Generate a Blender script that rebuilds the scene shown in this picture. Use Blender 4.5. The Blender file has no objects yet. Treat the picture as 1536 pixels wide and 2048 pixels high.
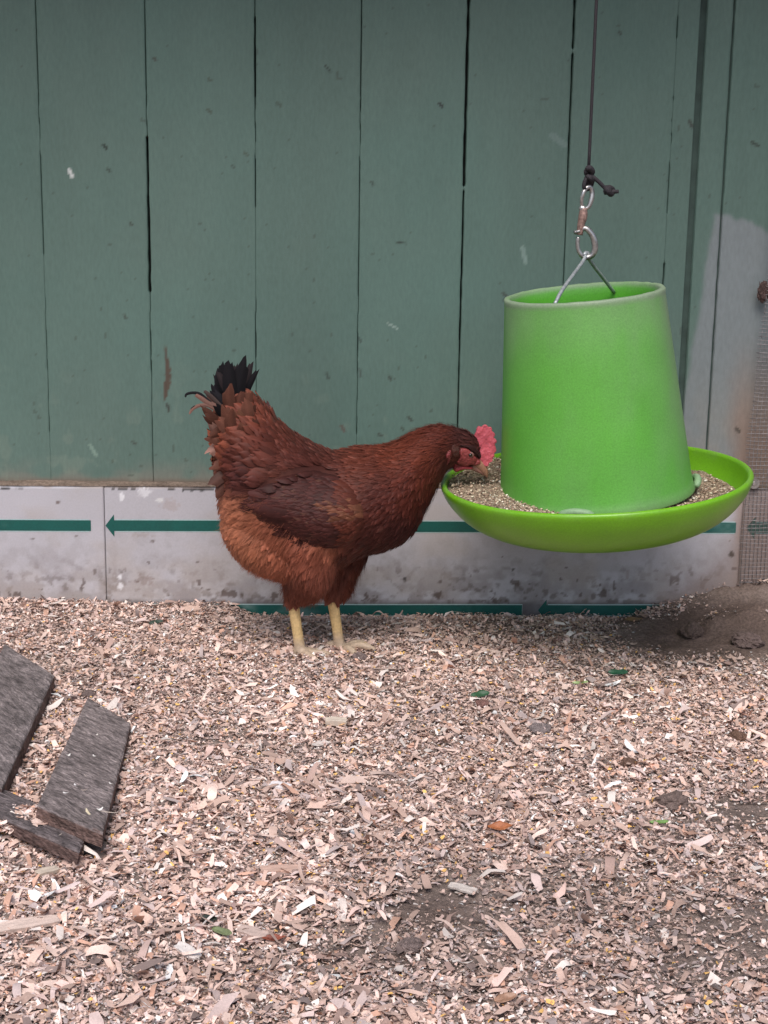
import bpy, bmesh, math, random
import numpy as np
from mathutils import Vector, Matrix, Euler
from mathutils.bvhtree import BVHTree
random.seed(7); RNG = np.random.default_rng(11)
rad = math.radians
SC = bpy.context.scene
COL = SC.collection

# ------------------------------------------------------------------ camera
YAW, PITCH, ROLL, F = rad(3.1), rad(12.5), rad(.9), 3000.0
CAM = np.array([0.0, -2.33, .67])
def _rz(a): c, s = math.cos(a), math.sin(a); return np.array([[c,-s,0],[s,c,0],[0,0,1]])
def _rx(a): c, s = math.cos(a), math.sin(a); return np.array([[1,0,0],[0,c,-s],[0,s,c]])
CM = _rz(-YAW) @ _rx(math.pi/2-PITCH) @ _rz(ROLL)
cd = bpy.data.cameras.new('camera'); cam = bpy.data.objects.new('camera', cd); COL.objects.link(cam)
cd.sensor_fit = 'HORIZONTAL'; cd.sensor_width = 36; cd.lens = 36*F/1536
cd.clip_start = .02; cd.clip_end = 200
m = Matrix([list(CM[i])+[CAM[i]] for i in range(3)]+[[0,0,0,1]]); cam.matrix_world = m
SC.camera = cam
def P(px, py, Y=0.0):                    # point of the vertical plane y = Y seen at photo coordinate
    d = CM @ np.array([(px-768)/F, -(py-1024)/F, -1]); return Vector(CAM + d*((Y-CAM[1])/d[1]))
def G(px, py, z=0.0):                    # point of the level plane z
    d = CM @ np.array([(px-768)/F, -(py-1024)/F, -1]); return Vector(CAM + d*((z-CAM[2])/d[2]))
def proj(X):
    v = (np.asarray(X)-CAM) @ CM
    return 768+F*v[...,0]/-v[...,2], 1024-F*v[...,1]/-v[...,2]

# ------------------------------------------------------------------ light
w = bpy.data.worlds.new('World'); SC.world = w; w.use_nodes = True
nt = w.node_tree; bg = nt.nodes['Background']; sky = nt.nodes.new('ShaderNodeTexSky')
SUN_EL, SUN_AZ = rad(56), rad(190)       # azimuth clockwise from +Y; sun stands behind the camera
sky.sky_type = 'NISHITA'; sky.sun_disc = False; sky.sun_elevation = SUN_EL; sky.sun_rotation = SUN_AZ
sky.air_density = 1.0; sky.dust_density = 3.0; sky.ozone_density = 1.0
nt.links.new(sky.outputs[0], bg.inputs[0]); bg.inputs[1].default_value = .12
sd = bpy.data.lights.new('sun', 'SUN'); sd.energy = 2.1; sd.angle = rad(36); sd.color = (1, .95, .92)
sun = bpy.data.objects.new('sun', sd); COL.objects.link(sun)
sdir = Vector((math.sin(SUN_AZ)*math.cos(SUN_EL), math.cos(SUN_AZ)*math.cos(SUN_EL), math.sin(SUN_EL)))
sun.rotation_euler = sdir.to_track_quat('Z', 'Y').to_euler(); sun.location = (0, -4, 6)
vs = SC.view_settings; vs.view_transform = 'Standard'; vs.look = 'None'; vs.exposure = .3; vs.gamma = 1

# ------------------------------------------------------------------ helpers
def hsh(ix, iy, seed):
    h = (ix.astype(np.int64)*374761393 + iy.astype(np.int64)*668265263 + seed*1442695041) & 0xffffffff
    h = ((h ^ (h >> 13))*1274126177) & 0xffffffff
    return ((h ^ (h >> 16)) & 0xffffff)/float(0xffffff)
def vn(x, y, seed=0):
    x = np.asarray(x, float); y = np.asarray(y, float)
    ix = np.floor(x); iy = np.floor(y); fx = x-ix; fy = y-iy; fx = fx*fx*(3-2*fx); fy = fy*fy*(3-2*fy)
    a = hsh(ix,iy,seed); b = hsh(ix+1,iy,seed); c = hsh(ix,iy+1,seed); d = hsh(ix+1,iy+1,seed)
    return (a*(1-fx)+b*fx)*(1-fy)+(c*(1-fx)+d*fx)*fy
def fbm(x, y, seed=0, o=4):
    s = 0; a = .5
    for k in range(o): s = s+a*vn(np.asarray(x)*2**k, np.asarray(y)*2**k, seed+k*17); a *= .5
    return s/(1-.5**o)
def sst(a, b, x):
    t = np.clip((np.asarray(x)-a)/(b-a), 0, 1); return t*t*(3-2*t)

def raw_mesh(name, V, Fq, col=None, smooth=False):
    """V (n,3); Fq either (m,k) array or list of tuples."""
    me = bpy.data.meshes.new(name); V = np.asarray(V, np.float32)
    if isinstance(Fq, np.ndarray):
        k = Fq.shape[1]; nF = len(Fq)
        me.vertices.add(len(V)); me.vertices.foreach_set('co', V.ravel())
        me.loops.add(nF*k); me.loops.foreach_set('vertex_index', Fq.astype(np.int32).ravel())
        me.polygons.add(nF); me.polygons.foreach_set('loop_start', np.arange(0, nF*k, k, dtype=np.int32))
        me.update(calc_edges=True); me.validate()
    else:
        me.from_pydata([tuple(map(float, v)) for v in V], [], [tuple(map(int, f)) for f in Fq]); me.update()
    if col is not None:
        c = np.ones((len(V), 4), np.float32); c[:, :3] = col
        at = me.color_attributes.new('Col', 'FLOAT_COLOR', 'POINT'); at.data.foreach_set('color', c.ravel())
    if smooth: me.polygons.foreach_set('use_smooth', np.ones(len(me.polygons), bool))
    return me
def link(name, me, mat, parent=None, **kw):
    o = bpy.data.objects.new(name, me); COL.objects.link(o)
    if mat is not None:
        for mm in (mat if isinstance(mat, (list, tuple)) else [mat]): me.materials.append(mm)
    if parent: o.parent = parent
    for k, v in kw.items(): o[k] = v
    return o
def thing(name, label, cat, loc=(0,0,0), group=None):
    o = bpy.data.objects.new(name, None); COL.objects.link(o); o.location = loc; o['label'] = label; o['category'] = cat
    o.empty_display_size = .05
    if group: o['group'] = group
    return o
def place(o, parent):                    # parent keeping world coordinates (parents carry no rotation)
    o.parent = parent; o.location = o.location - parent.location
    return o
def loft(rings):
    """rings: list of (n,3) loops; closed caps. returns V,F"""
    n = len(rings[0]); V = np.vstack(rings); Fc = []
    for i in range(len(rings)-1):
        for j in range(n):
            a = i*n+j; b = i*n+(j+1) % n; Fc.append((a, b, b+n, a+n))
    V = np.vstack([V, rings[0].mean(0)[None], rings[-1].mean(0)[None]]); c0, c1 = len(V)-2, len(V)-1
    L = (len(rings)-1)*n
    for j in range(n):
        Fc.append((c0, (j+1) % n, j)); Fc.append((c1, L+j, L+(j+1) % n))
    return V, Fc
def join(parts):
    V = []; Fc = []; off = 0
    for v, f in parts:
        V.append(np.asarray(v)); Fc += [tuple(i+off for i in q) for q in f]; off += len(v)
    return np.vstack(V), Fc
def catmull(pts, n):
    pts = [np.array(p, float) for p in pts]; pp = [2*pts[0]-pts[1]]+pts+[2*pts[-1]-pts[-2]]; out = []
    for i in range(len(pts)-1):
        p0, p1, p2, p3 = pp[i:i+4]
        for k in range(n):
            t = k/n; out.append(.5*((2*p1)+(-p0+p2)*t+(2*p0-5*p1+4*p2-p3)*t*t+(-p0+3*p1-3*p2+p3)*t**3))
    out.append(pts[-1]); return out
def tube(pts, r, n=10, sub=4):
    """pts list of 3d; r float or list"""
    rr = [r]*len(pts) if np.isscalar(r) else list(r)
    P4 = catmull([list(p)+[q] for p, q in zip(pts, rr)], sub) if sub > 1 else [np.array(list(p)+[q], float) for p, q in zip(pts, rr)]
    rings = []; up = None
    for i, p in enumerate(P4):
        t = P4[min(i+1, len(P4)-1)][:3]-P4[max(i-1, 0)][:3]; t = t/(np.linalg.norm(t)+1e-12)
        if up is None: up = np.cross(t, [0, 0, 1] if abs(t[2]) < .9 else [0, 1, 0])
        up = up-t*np.dot(up, t); up /= np.linalg.norm(up)+1e-12; s = np.cross(t, up)
        a = np.linspace(0, 2*math.pi, n, endpoint=False)
        rings.append(p[:3]+p[3]*(np.cos(a)[:, None]*up+np.sin(a)[:, None]*s))
    return loft(rings)
def lathe(prof, n=96):
    """prof list (r,z) open profile; returns V,F"""
    a = np.linspace(0, 2*math.pi, n, endpoint=False); V = []; Fc = []
    for r, z in prof: V.append(np.stack([r*np.cos(a), r*np.sin(a), np.full(n, z)], 1))
    for i in range(len(prof)-1):
        for j in range(n): Fc.append((i*n+j, i*n+(j+1) % n, (i+1)*n+(j+1) % n, (i+1)*n+j))
    return np.vstack(V), Fc
def remesh(V, Fc, voxel, smooth=4, name='tmp'):
    me = raw_mesh(name, V, Fc); bm = bmesh.new(); bm.from_mesh(me); bmesh.ops.recalc_face_normals(bm, faces=bm.faces); bm.to_mesh(me); bm.free()
    o = bpy.data.objects.new(name, me); COL.objects.link(o)
    r = o.modifiers.new('r', 'REMESH'); r.mode = 'VOXEL'; r.voxel_size = voxel; r.use_smooth_shade = True
    if smooth: s = o.modifiers.new('s', 'SMOOTH'); s.factor = .5; s.iterations = smooth
    dg = bpy.context.evaluated_depsgraph_get(); ev = o.evaluated_get(dg); out = bpy.data.meshes.new_from_object(ev)
    bpy.data.objects.remove(o); out.name = name; return out
def verts(me):
    a = np.empty(len(me.vertices)*3, np.float32); me.vertices.foreach_get('co', a); return a.reshape(-1, 3)
def setcol(me, col):
    c = np.ones((len(me.vertices), 4), np.float32); c[:, :3] = col
    at = me.color_attributes.get('Col') or me.color_attributes.new('Col', 'FLOAT_COLOR', 'POINT'); at.data.foreach_set('color', c.ravel())
def inpoly(x, y, poly):
    x = np.asarray(x); y = np.asarray(y); r = np.zeros(x.shape, bool); n = len(poly)
    for i in range(n):
        x1, y1 = poly[i]; x2, y2 = poly[(i+1) % n]
        c = ((y1 > y) != (y2 > y)) & (x < (x2-x1)*(y-y1)/((y2-y1) or 1e-9)+x1); r ^= c
    return r

# ------------------------------------------------------------------ materials
def mat(name, base=(.5,.5,.5), rough=.7, attr=False, noise=None, bump=None, spec=.5, metal=0, sheen=0, sss=0):
    """noise: (scale, dark, light[, stretch]); bump: (scale, strength, distance[, stretch])"""
    mt = bpy.data.materials.new(name); mt.use_nodes = True; n = mt.node_tree.nodes; l = mt.node_tree.links
    b = n['Principled BSDF']; b.inputs['Roughness'].default_value = rough; b.inputs['Metallic'].default_value = metal
    b.inputs['Specular IOR Level'].default_value = spec; b.inputs['Base Color'].default_value = (*base, 1)
    if sheen: b.inputs['Sheen Weight'].default_value = sheen
    if sss:
        b.inputs['Subsurface Weight'].default_value = sss; b.inputs['Subsurface Radius'].default_value = (.004, .0015, .001); b.inputs['Subsurface Scale'].default_value = 1
    tc = n.new('ShaderNodeTexCoord'); src = None
    def tex(scale, stretch, det=4):
        mp = n.new('ShaderNodeMapping'); mp.inputs['Scale'].default_value = stretch or (1,1,1); l.new(tc.outputs['Object'], mp.inputs[0])
        t = n.new('ShaderNodeTexNoise'); t.inputs['Scale'].default_value = scale; t.inputs['Detail'].default_value = det; l.new(mp.outputs[0], t.inputs['Vector']); return t
    if attr:
        a = n.new('ShaderNodeAttribute'); a.attribute_name = 'Col'; src = a.outputs['Color']
    else:
        r = n.new('ShaderNodeRGB'); r.outputs[0].default_value = (*base, 1); src = r.outputs[0]
    for q in ([noise] if noise and not isinstance(noise, list) else (noise or [])):
        t = tex(q[0], q[3] if len(q) > 3 else None); cr = n.new('ShaderNodeMapRange')
        cr.inputs[1].default_value = .3; cr.inputs[2].default_value = .7; cr.inputs[3].default_value = q[1]; cr.inputs[4].default_value = q[2]
        l.new(t.outputs['Fac'], cr.inputs[0]); mx = n.new('ShaderNodeVectorMath'); mx.operation = 'SCALE'; l.new(src, mx.inputs[0]); l.new(cr.outputs[0], mx.inputs['Scale']); src = mx.outputs[0]
    l.new(src, b.inputs['Base Color']); mt['src'] = 1
    if bump:
        t = tex(bump[0], bump[3] if len(bump) > 3 else None, 6); bp = n.new('ShaderNodeBump'); bp.inputs['Strength'].default_value = bump[1]; bp.inputs['Distance'].default_value = bump[2]
        l.new(t.outputs['Fac'], bp.inputs['Height']); l.new(bp.outputs[0], b.inputs['Normal'])
    return mt
M = dict(
 paint=mat('green_paint', rough=.62, attr=True, noise=[(220, .93, 1.07, (1,1,.35)), (900, .95, 1.05)], bump=(260, .35, .0006, (1,1,.3)), spec=.35),
 dark=mat('dark_gap', (.012,.016,.015), .9),
 groove=mat('shaded_groove_paint', (.045,.075,.065), .8, noise=(40, .7, 1.2)),  # darker copy of the wall green, recess shade put into the colour
 board=mat('white_board', rough=.5, attr=True, noise=[(400, .95, 1.04)], bump=(150, .2, .0004), spec=.4),
 arrow=mat('green_print', rough=.5, attr=True, noise=[(300, .9, 1.08)]),
 soil=mat('soil', rough=.95, attr=True, noise=[(250, .65, 1.25), (1400, .7, 1.3)], bump=(500, .8, .0025), spec=.15),
 chips=mat('shavings', rough=.8, attr=True, noise=[(700, .88, 1.1)], spec=.25),
 grain=mat('feed', rough=.7, attr=True, spec=.25),
 feed=mat('feed_mash', rough=.95, attr=True, noise=[(700, .7, 1.25)], bump=(700, .9, .002), spec=.15),
 plank=mat('weathered_wood', rough=.85, attr=True, noise=[(45, .5, 1.5, (1,4,4)), (190, .6, 1.4, (1,3,3)), (22, .75, 1.25)], bump=(110, 1.0, .0035, (1,3.5,3.5)), spec=.2),
 feather=mat('feather', rough=.55, attr=True, noise=[(900, .85, 1.12)], spec=.16, sheen=.02),
 skin=mat('comb_skin', rough=.5, attr=True, noise=[(350, .85, 1.12)], bump=(450, .5, .0008), spec=.45, sss=.15),
 leg=mat('leg_scales', rough=.55, attr=True, noise=[(300, .85, 1.1)], bump=(330, .6, .0008, (1,1,2)), spec=.4),
 eye=mat('eye', (.01,.006,.004), .12, spec=.7),
 metal=mat('galvanised', (.52,.5,.49), .34, metal=.85, noise=[(200, .6, 1.15)], bump=(300, .3, .0004)),
 rust=mat('rusty_steel', (.3,.19,.16), .55, metal=.4, noise=[(220, .5, 1.5)], bump=(400, .4, .0005)),
 wire=mat('dusty_wire', (.27,.25,.255), .6, metal=.3, noise=[(120, .55, 1.3)]),
 bail=mat('bail_wire', (.4,.43,.44), .5, metal=.5, noise=[(200, .7, 1.2)]),
 rope=mat('rope', (.022,.018,.022), .8, noise=[(600, .6, 1.5)], bump=(700, .9, .001, (1,1,.6))),
 roof=mat('roof_tin', (.3,.31,.3), .5, noise=[(6, .8, 1.1)]),
 timber=mat('rafter_wood', (.2,.14,.09), .8, noise=[(30, .7, 1.2, (8,8,1))]),
 leaf=mat('leaf', rough=.5, attr=True, noise=[(300, .8, 1.2)]),
)
def plastic(name, base, rough, dust_lo, dust_hi, dustcol=(.36,.42,.34), bumpd=.0003):
    mt = mat(name, base, rough, attr=True, noise=[(420, .9, 1.1), (1300, .88, 1.12), (14, .94, 1.06)], bump=(350, .3, bumpd), spec=.45); return mt
M['tube'] = plastic('green_tube', (.1,.5,.05), .55, 0, 1)
M['pan'] = plastic('green_pan', (.16,.5,.02), .3, 0, 1)

# ------------------------------------------------------------------ wall of green planks
def planks():
    pxl = [((70,0),(100,870)), ((290,0),(306,970)), ((510,0),(512,860)), ((722,0),(715,860)), ((938,0),(915,850)), ((1150,0),(1127,560)), ((1358,0),(1322,640))]
    X = [(P(*a)[0]+P(*b)[0])/2 for a, b in pxl]
    zz = lambda y: P(768, y)[2]
    prof = {0: [(0,520,1.0),(600,870,.6)], 1: [(-300,280,1.1),(280,400,3.2),(400,590,3.9),(590,760,1.2),(760,990,.6)], 2: [(-300,40,.8),(40,200,2.3),(200,420,1.1),(600,720,1.3),(720,900,.4)],
            3: [(-300,300,1.1),(300,700,.9),(700,870,.6)], 4: [(-300,370,4.2),(380,680,2.8),(680,850,2.1),(850,990,1.4)], 5: [(-300,92,3.4),(98,300,2.9),(300,420,2.2),(420,560,1.3),(560,990,1)],
            6: [(20,66,1.4),(180,190,1),(228,235,1.2),(255,275,1.4),(300,420,1.1),(520,640,2.2),(640,990,1.2)]}
    XS = P(1393, 0)[0], P(1404, 0)[0]     # recess between the two wall sections
    XS = (P(1391,0)[0]+P(1362,900)[0])/2-.001, (P(1404,0)[0]+P(1373,900)[0])/2+.001
    X7 = (P(1470,0)[0]+P(1413,900)[0])/2
    edges = [-2.6+.164*k for k in range(13)]; edges = [e for e in edges if e < X[0]-.1] + X
    parts = []
    zs = np.concatenate([np.arange(.0, 1.02, .003), np.arange(1.04, 1.33, .02)])
    def gap(i, z, seed):
        if i < 0: return np.full(z.shape, .0008)
        g = np.full(z.shape, .0000)
        for y0, y1, gm in prof.get(i, []):
            a, b = zz(y1), zz(y0); mod = .75+.5*vn(z*60, z*0+seed, 5)
            if gm < 2: mod = mod*(vn(z*38, z*0+3, seed+9) > .22)*1.0
            g = np.where((z >= a) & (z < b), gm*.001*mod, g)
        return g
    n0 = len(edges)-len(X)
    segs = [(edges[k], edges[k+1], k-n0, k+1-n0) for k in range(len(edges)-1)]
    segs.append((edges[-1], XS[0], 6, 99)); segs.append((XS[1], X7, 98, 7)); segs.append((X7, X7+.17, 7, -1))
    prof[7] = [(-300, 1000, 3.0)]
    x = X7+.17
    while x < 2.6: segs.append((x, x+.164, -1, -1)); x += .164
    rs = np.random.default_rng(3)
    for si, (xa, xb, ga, gb) in enumerate(segs):
        fine = xb > -.6 and xa < .8; step = .003 if fine else .02
        z = zs if fine else np.concatenate([np.arange(0, 1.3, .05), [1.31]])
        u = np.linspace(0, 1, max(4, int((xb-xa)/step))); nz, nx = len(z), len(u)+4
        lo = xa+gap(ga, z, 1)/2; hi = xb-gap(gb, z, 2)/2
        inner = lo[:, None]+.0014+(hi-lo-.0028)[:, None]*u[None]
        xx = np.concatenate([lo[:, None], lo[:, None]+.0001, inner, hi[:, None]-.0001, hi[:, None]], 1)
        yo = rs.uniform(-.0002, .0002)
        yy = np.full(xx.shape, yo)+(fbm(xx*6, z[:, None]*1.5, 40+si)-.5)*.0016
        if ga >= 7 and ga != 98 or ga == 98 or ga == -1 and xa > .7: yy += -.001
        yy[:, 1] += .0009*(gap(ga, z, 1) > 0); yy[:, -2] += .0009*(gap(gb, z, 2) > 0)
        yy[:, 0] += .016; yy[:, -1] += .016
        V = np.stack([xx, yy, np.repeat(z[:, None], nx, 1)], 2).reshape(-1, 3)
        I = np.arange(nz*nx).reshape(nz, nx)
        Fq = np.stack([I[:-1, :-1], I[:-1, 1:], I[1:, 1:], I[1:, :-1]], 2).reshape(-1, 4)
        # colour
        Xc, Zc = V[:, 0], V[:, 2]; tone = 1+rs.uniform(-.02, .02)
        base = np.array([.100, .163, .138])*tone
        c = np.repeat(base[None], len(V), 0)*(.9+.2*fbm(Xc*5, Zc*3, 71))[:, None]*(.95+.1*fbm(Xc*60, Zc*14, 72))[:, None]
        c[:, 0] *= (.95+.12*fbm(Xc*9, Zc*7, 79))
        px, py = proj(V)
        def mix(c, k, col): k = np.clip(k, 0, 1)[:, None]; return c*(1-k)+np.array(col)*k
        # scuffs & dust near the bottom ledge
        d = sst(.055, 0, Zc-.192+.0*Xc)*sst(.35, .75, fbm(Xc*22, Zc*30, 81)+.35*sst(.03, 0, Zc-.192)); c = mix(c, d*.75, (.21,.19,.16))
        c = mix(c, sst(.012, .002, Zc-.197)*.8, (.16,.12,.09))
        c = mix(c, .5*sst(.63, .72, fbm(Xc*30, Zc*30, 91))*sst(.25, .0, Zc-.2)*.6, (.2,.25,.2))
        # little dark specks, dense low down
        sp = (vn(Xc*150, Zc*120, 95) > .955-.03*sst(.45, .2, Zc)) & (vn(Xc*20, Zc*20, 96) > .55); c = mix(c, sp*.5, (.05,.055,.045))
        # grey primer patch on the right
        edge = 1403+(py-430)*-.02+10*fbm(py/40, px*0, 55); top = 405+np.clip(px-1440, 0, 200)*.42+12*fbm(px/16, px*0, 56)+10
        wob = (fbm(Xc*26, Zc*30, 57)-.5)*24
        pm = sst(-8, 8, py-top+wob)*sst(-7, 7, px-(np.interp(py,[420,560,640,800,1000],[1433,1408,1396,1366,1350])+wob*.6))*(Xc > XS[1]-.004)*(py < 1100)
        c = mix(c, pm*.9, (.20,.222,.232)); lowm = sst(700, 960, py)*sst(.35, .62, fbm(Xc*20, Zc*12, 58)); c = mix(c, pm*lowm*.6, (.27,.25,.215))
        mud = sst(1452, 1500, px+20*fbm(Xc*40, Zc*30, 60))*sst(640, 900, py)*(py < 1100); c = mix(c, mud*.85, (.25,.17,.13))
        # paint split with bare wood
        xk = 333+3*np.sin(py/19); kw = np.interp(py, [680,700,735,765,795,797], [0,1.2,4,5.5,3.5,0]); kk = sst(1.6, 0, np.abs(px-xk)-kw*(.7+.7*vn(py/5, px*0, 66))); c = mix(c, kk*(py > 678)*(py < 800)*.92, (.085,.055,.04))
        # scratches / chips listed from the photo
        for (sx, sy, dx, dy, wd, cc) in [(141,346,3,6,3.2,(.6,.62,.6)), (210,294,3,3,2.6,(.02,.025,.02)), (217,340,3,2,2.6,(.05,.07,.06)), (310,118,2,2,2.2,(.06,.06,.05)), (655,137,6,7,1.3,(.03,.035,.03)), (882,210,3,3,2.6,(.03,.03,.03)), (805,486,10,1.5,1.3,(.03,.035,.03)),
              (785,652,9,5,1.4,(.3,.38,.34)), (1048,510,3,14,4,(.2,.28,.25)), (262,448,2,2,2,(.05,.06,.05)), (493,308,3,3,2.5,(.07,.09,.07)), (466,333,2,2,2.2,(.06,.08,.07)), (418,222,4,3,2.5,(.07,.09,.07)), (420,160,3,2,2.2,(.07,.09,.07)), (558,209,4,3,2.8,(.07,.1,.08)), (745,367,2,3,2.2,(.05,.07,.06)),
              (250,633,2,3,2.2,(.05,.06,.05)), (1382,248,3,5,3.5,(.05,.06,.05)), (1510,288,7,4,2.6,(.04,.05,.04)), (1240,66,2,3,2.4,(.04,.05,.04)), (1475,860,3,3,3,(.06,.05,.04)), (720,745,2,8,2,(.06,.08,.07)), (655,752,2,5,2.5,(.05,.07,.06)), (780,756,2,3,2.5,(.05,.06,.05)), (720,680,2,4,2,(.05,.07,.06)),
              (268,886,3,2,2,(.06,.07,.06)), (186,900,6,10,3,(.2,.29,.24)), (820,838,3,3,2.6,(.05,.06,.05)), (760,870,3,2,2.4,(.05,.06,.05)), (805,858,2,3,2,(.05,.06,.05)), (686,857,3,5,2.5,(.1,.07,.06)), (1117,280,12,9,6,(.14,.2,.18)), (336,815,1.5,6,2.2,(.04,.035,.03)),
              (1010,590,4,3,2.5,(.06,.07,.06)), (1060,640,3,3,2.2,(.06,.07,.06))]:
            tt = np.clip(((px-sx)*dx+(py-sy)*dy)/(dx*dx+dy*dy), -1, 1); dd = np.hypot(px-sx-tt*dx, py-sy-tt*dy); c = mix(c, sst(wd+1, wd-1, dd*.9)*.9, cc)
        parts.append((V, Fq, c))
    # end caps are hidden by the neighbouring boards; one closed sheet per board
    off = 0; VV, FF, CC = [], [], []
    for V, Fq, c in parts: VV.append(V); FF.append(Fq+off); CC.append(c); off += len(V)
    wall = thing('shed_wall', 'tall shed wall of upright boards painted grey green', 'wall')
    o = link('cladding', raw_mesh('cladding', np.vstack(VV), np.vstack(FF), np.vstack(CC)), M['paint'], wall)
    def box(name, a, b, mt):
        bm = bmesh.new(); bmesh.ops.create_cube(bm, size=1); me = bpy.data.meshes.new(name)
        for v in bm.verts: v.co = Vector([(a[i]+b[i])/2+v.co[i]*(b[i]-a[i]) for i in range(3)])
        bm.to_mesh(me); bm.free(); return link(name, me, mt, wall)
    box('backing', (-2.6, .022, 0), (2.6, .05, 1.31), M['dark'])  # near-black sheet standing in for the dark interior seen through open gaps
    box('recess_strip', (XS[0]-.004, .0075, 0), (XS[1]+.004, .0155, 1.31), M['groove'])
    box('joint_strip', (X7-.006, .0045, 0), (X7+.006, .0155, 1.31), M['groove'])
    return XS, X7
XS, X7 = planks()

# ------------------------------------------------------------------ roof above (out of frame, keeps the top of the wall in shade)
rf = thing('shade_roof', 'unseen corrugated roof on wooden rafters, added to shade the top of the wall', 'roof')
u = np.linspace(-2.6, 2.6, 260); v = np.array([.3, -.39]); zz_ = 1.36
V = np.array([[x, y, zz_+.07*(1-(y+.75)/1.05)*0+.02*math.sin(x*2*math.pi/.08)+(-.05 if y < 0 else 0)] for y in v for x in u]); n_ = len(u)
Vt = V+np.array([0, 0, .004]); Fr = [(i, i+1, n_+i+1, n_+i) for i in range(n_-1)]
link('roof_sheet', raw_mesh('roof_sheet', V, Fr, smooth=True), M['roof'], rf)
for x in (-1.5, 1.9, .48):
    bm = bmesh.new(); bmesh.ops.create_cube(bm, size=1); me = bpy.data.meshes.new('rafter')
    for q in bm.verts: q.co = Vector((x+q.co.x*.045, -.09+q.co.y*.66, 1.27+q.co.z*.09))
    bm.to_mesh(me); bm.free(); link('rafter', me, M['timber'], rf)

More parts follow.
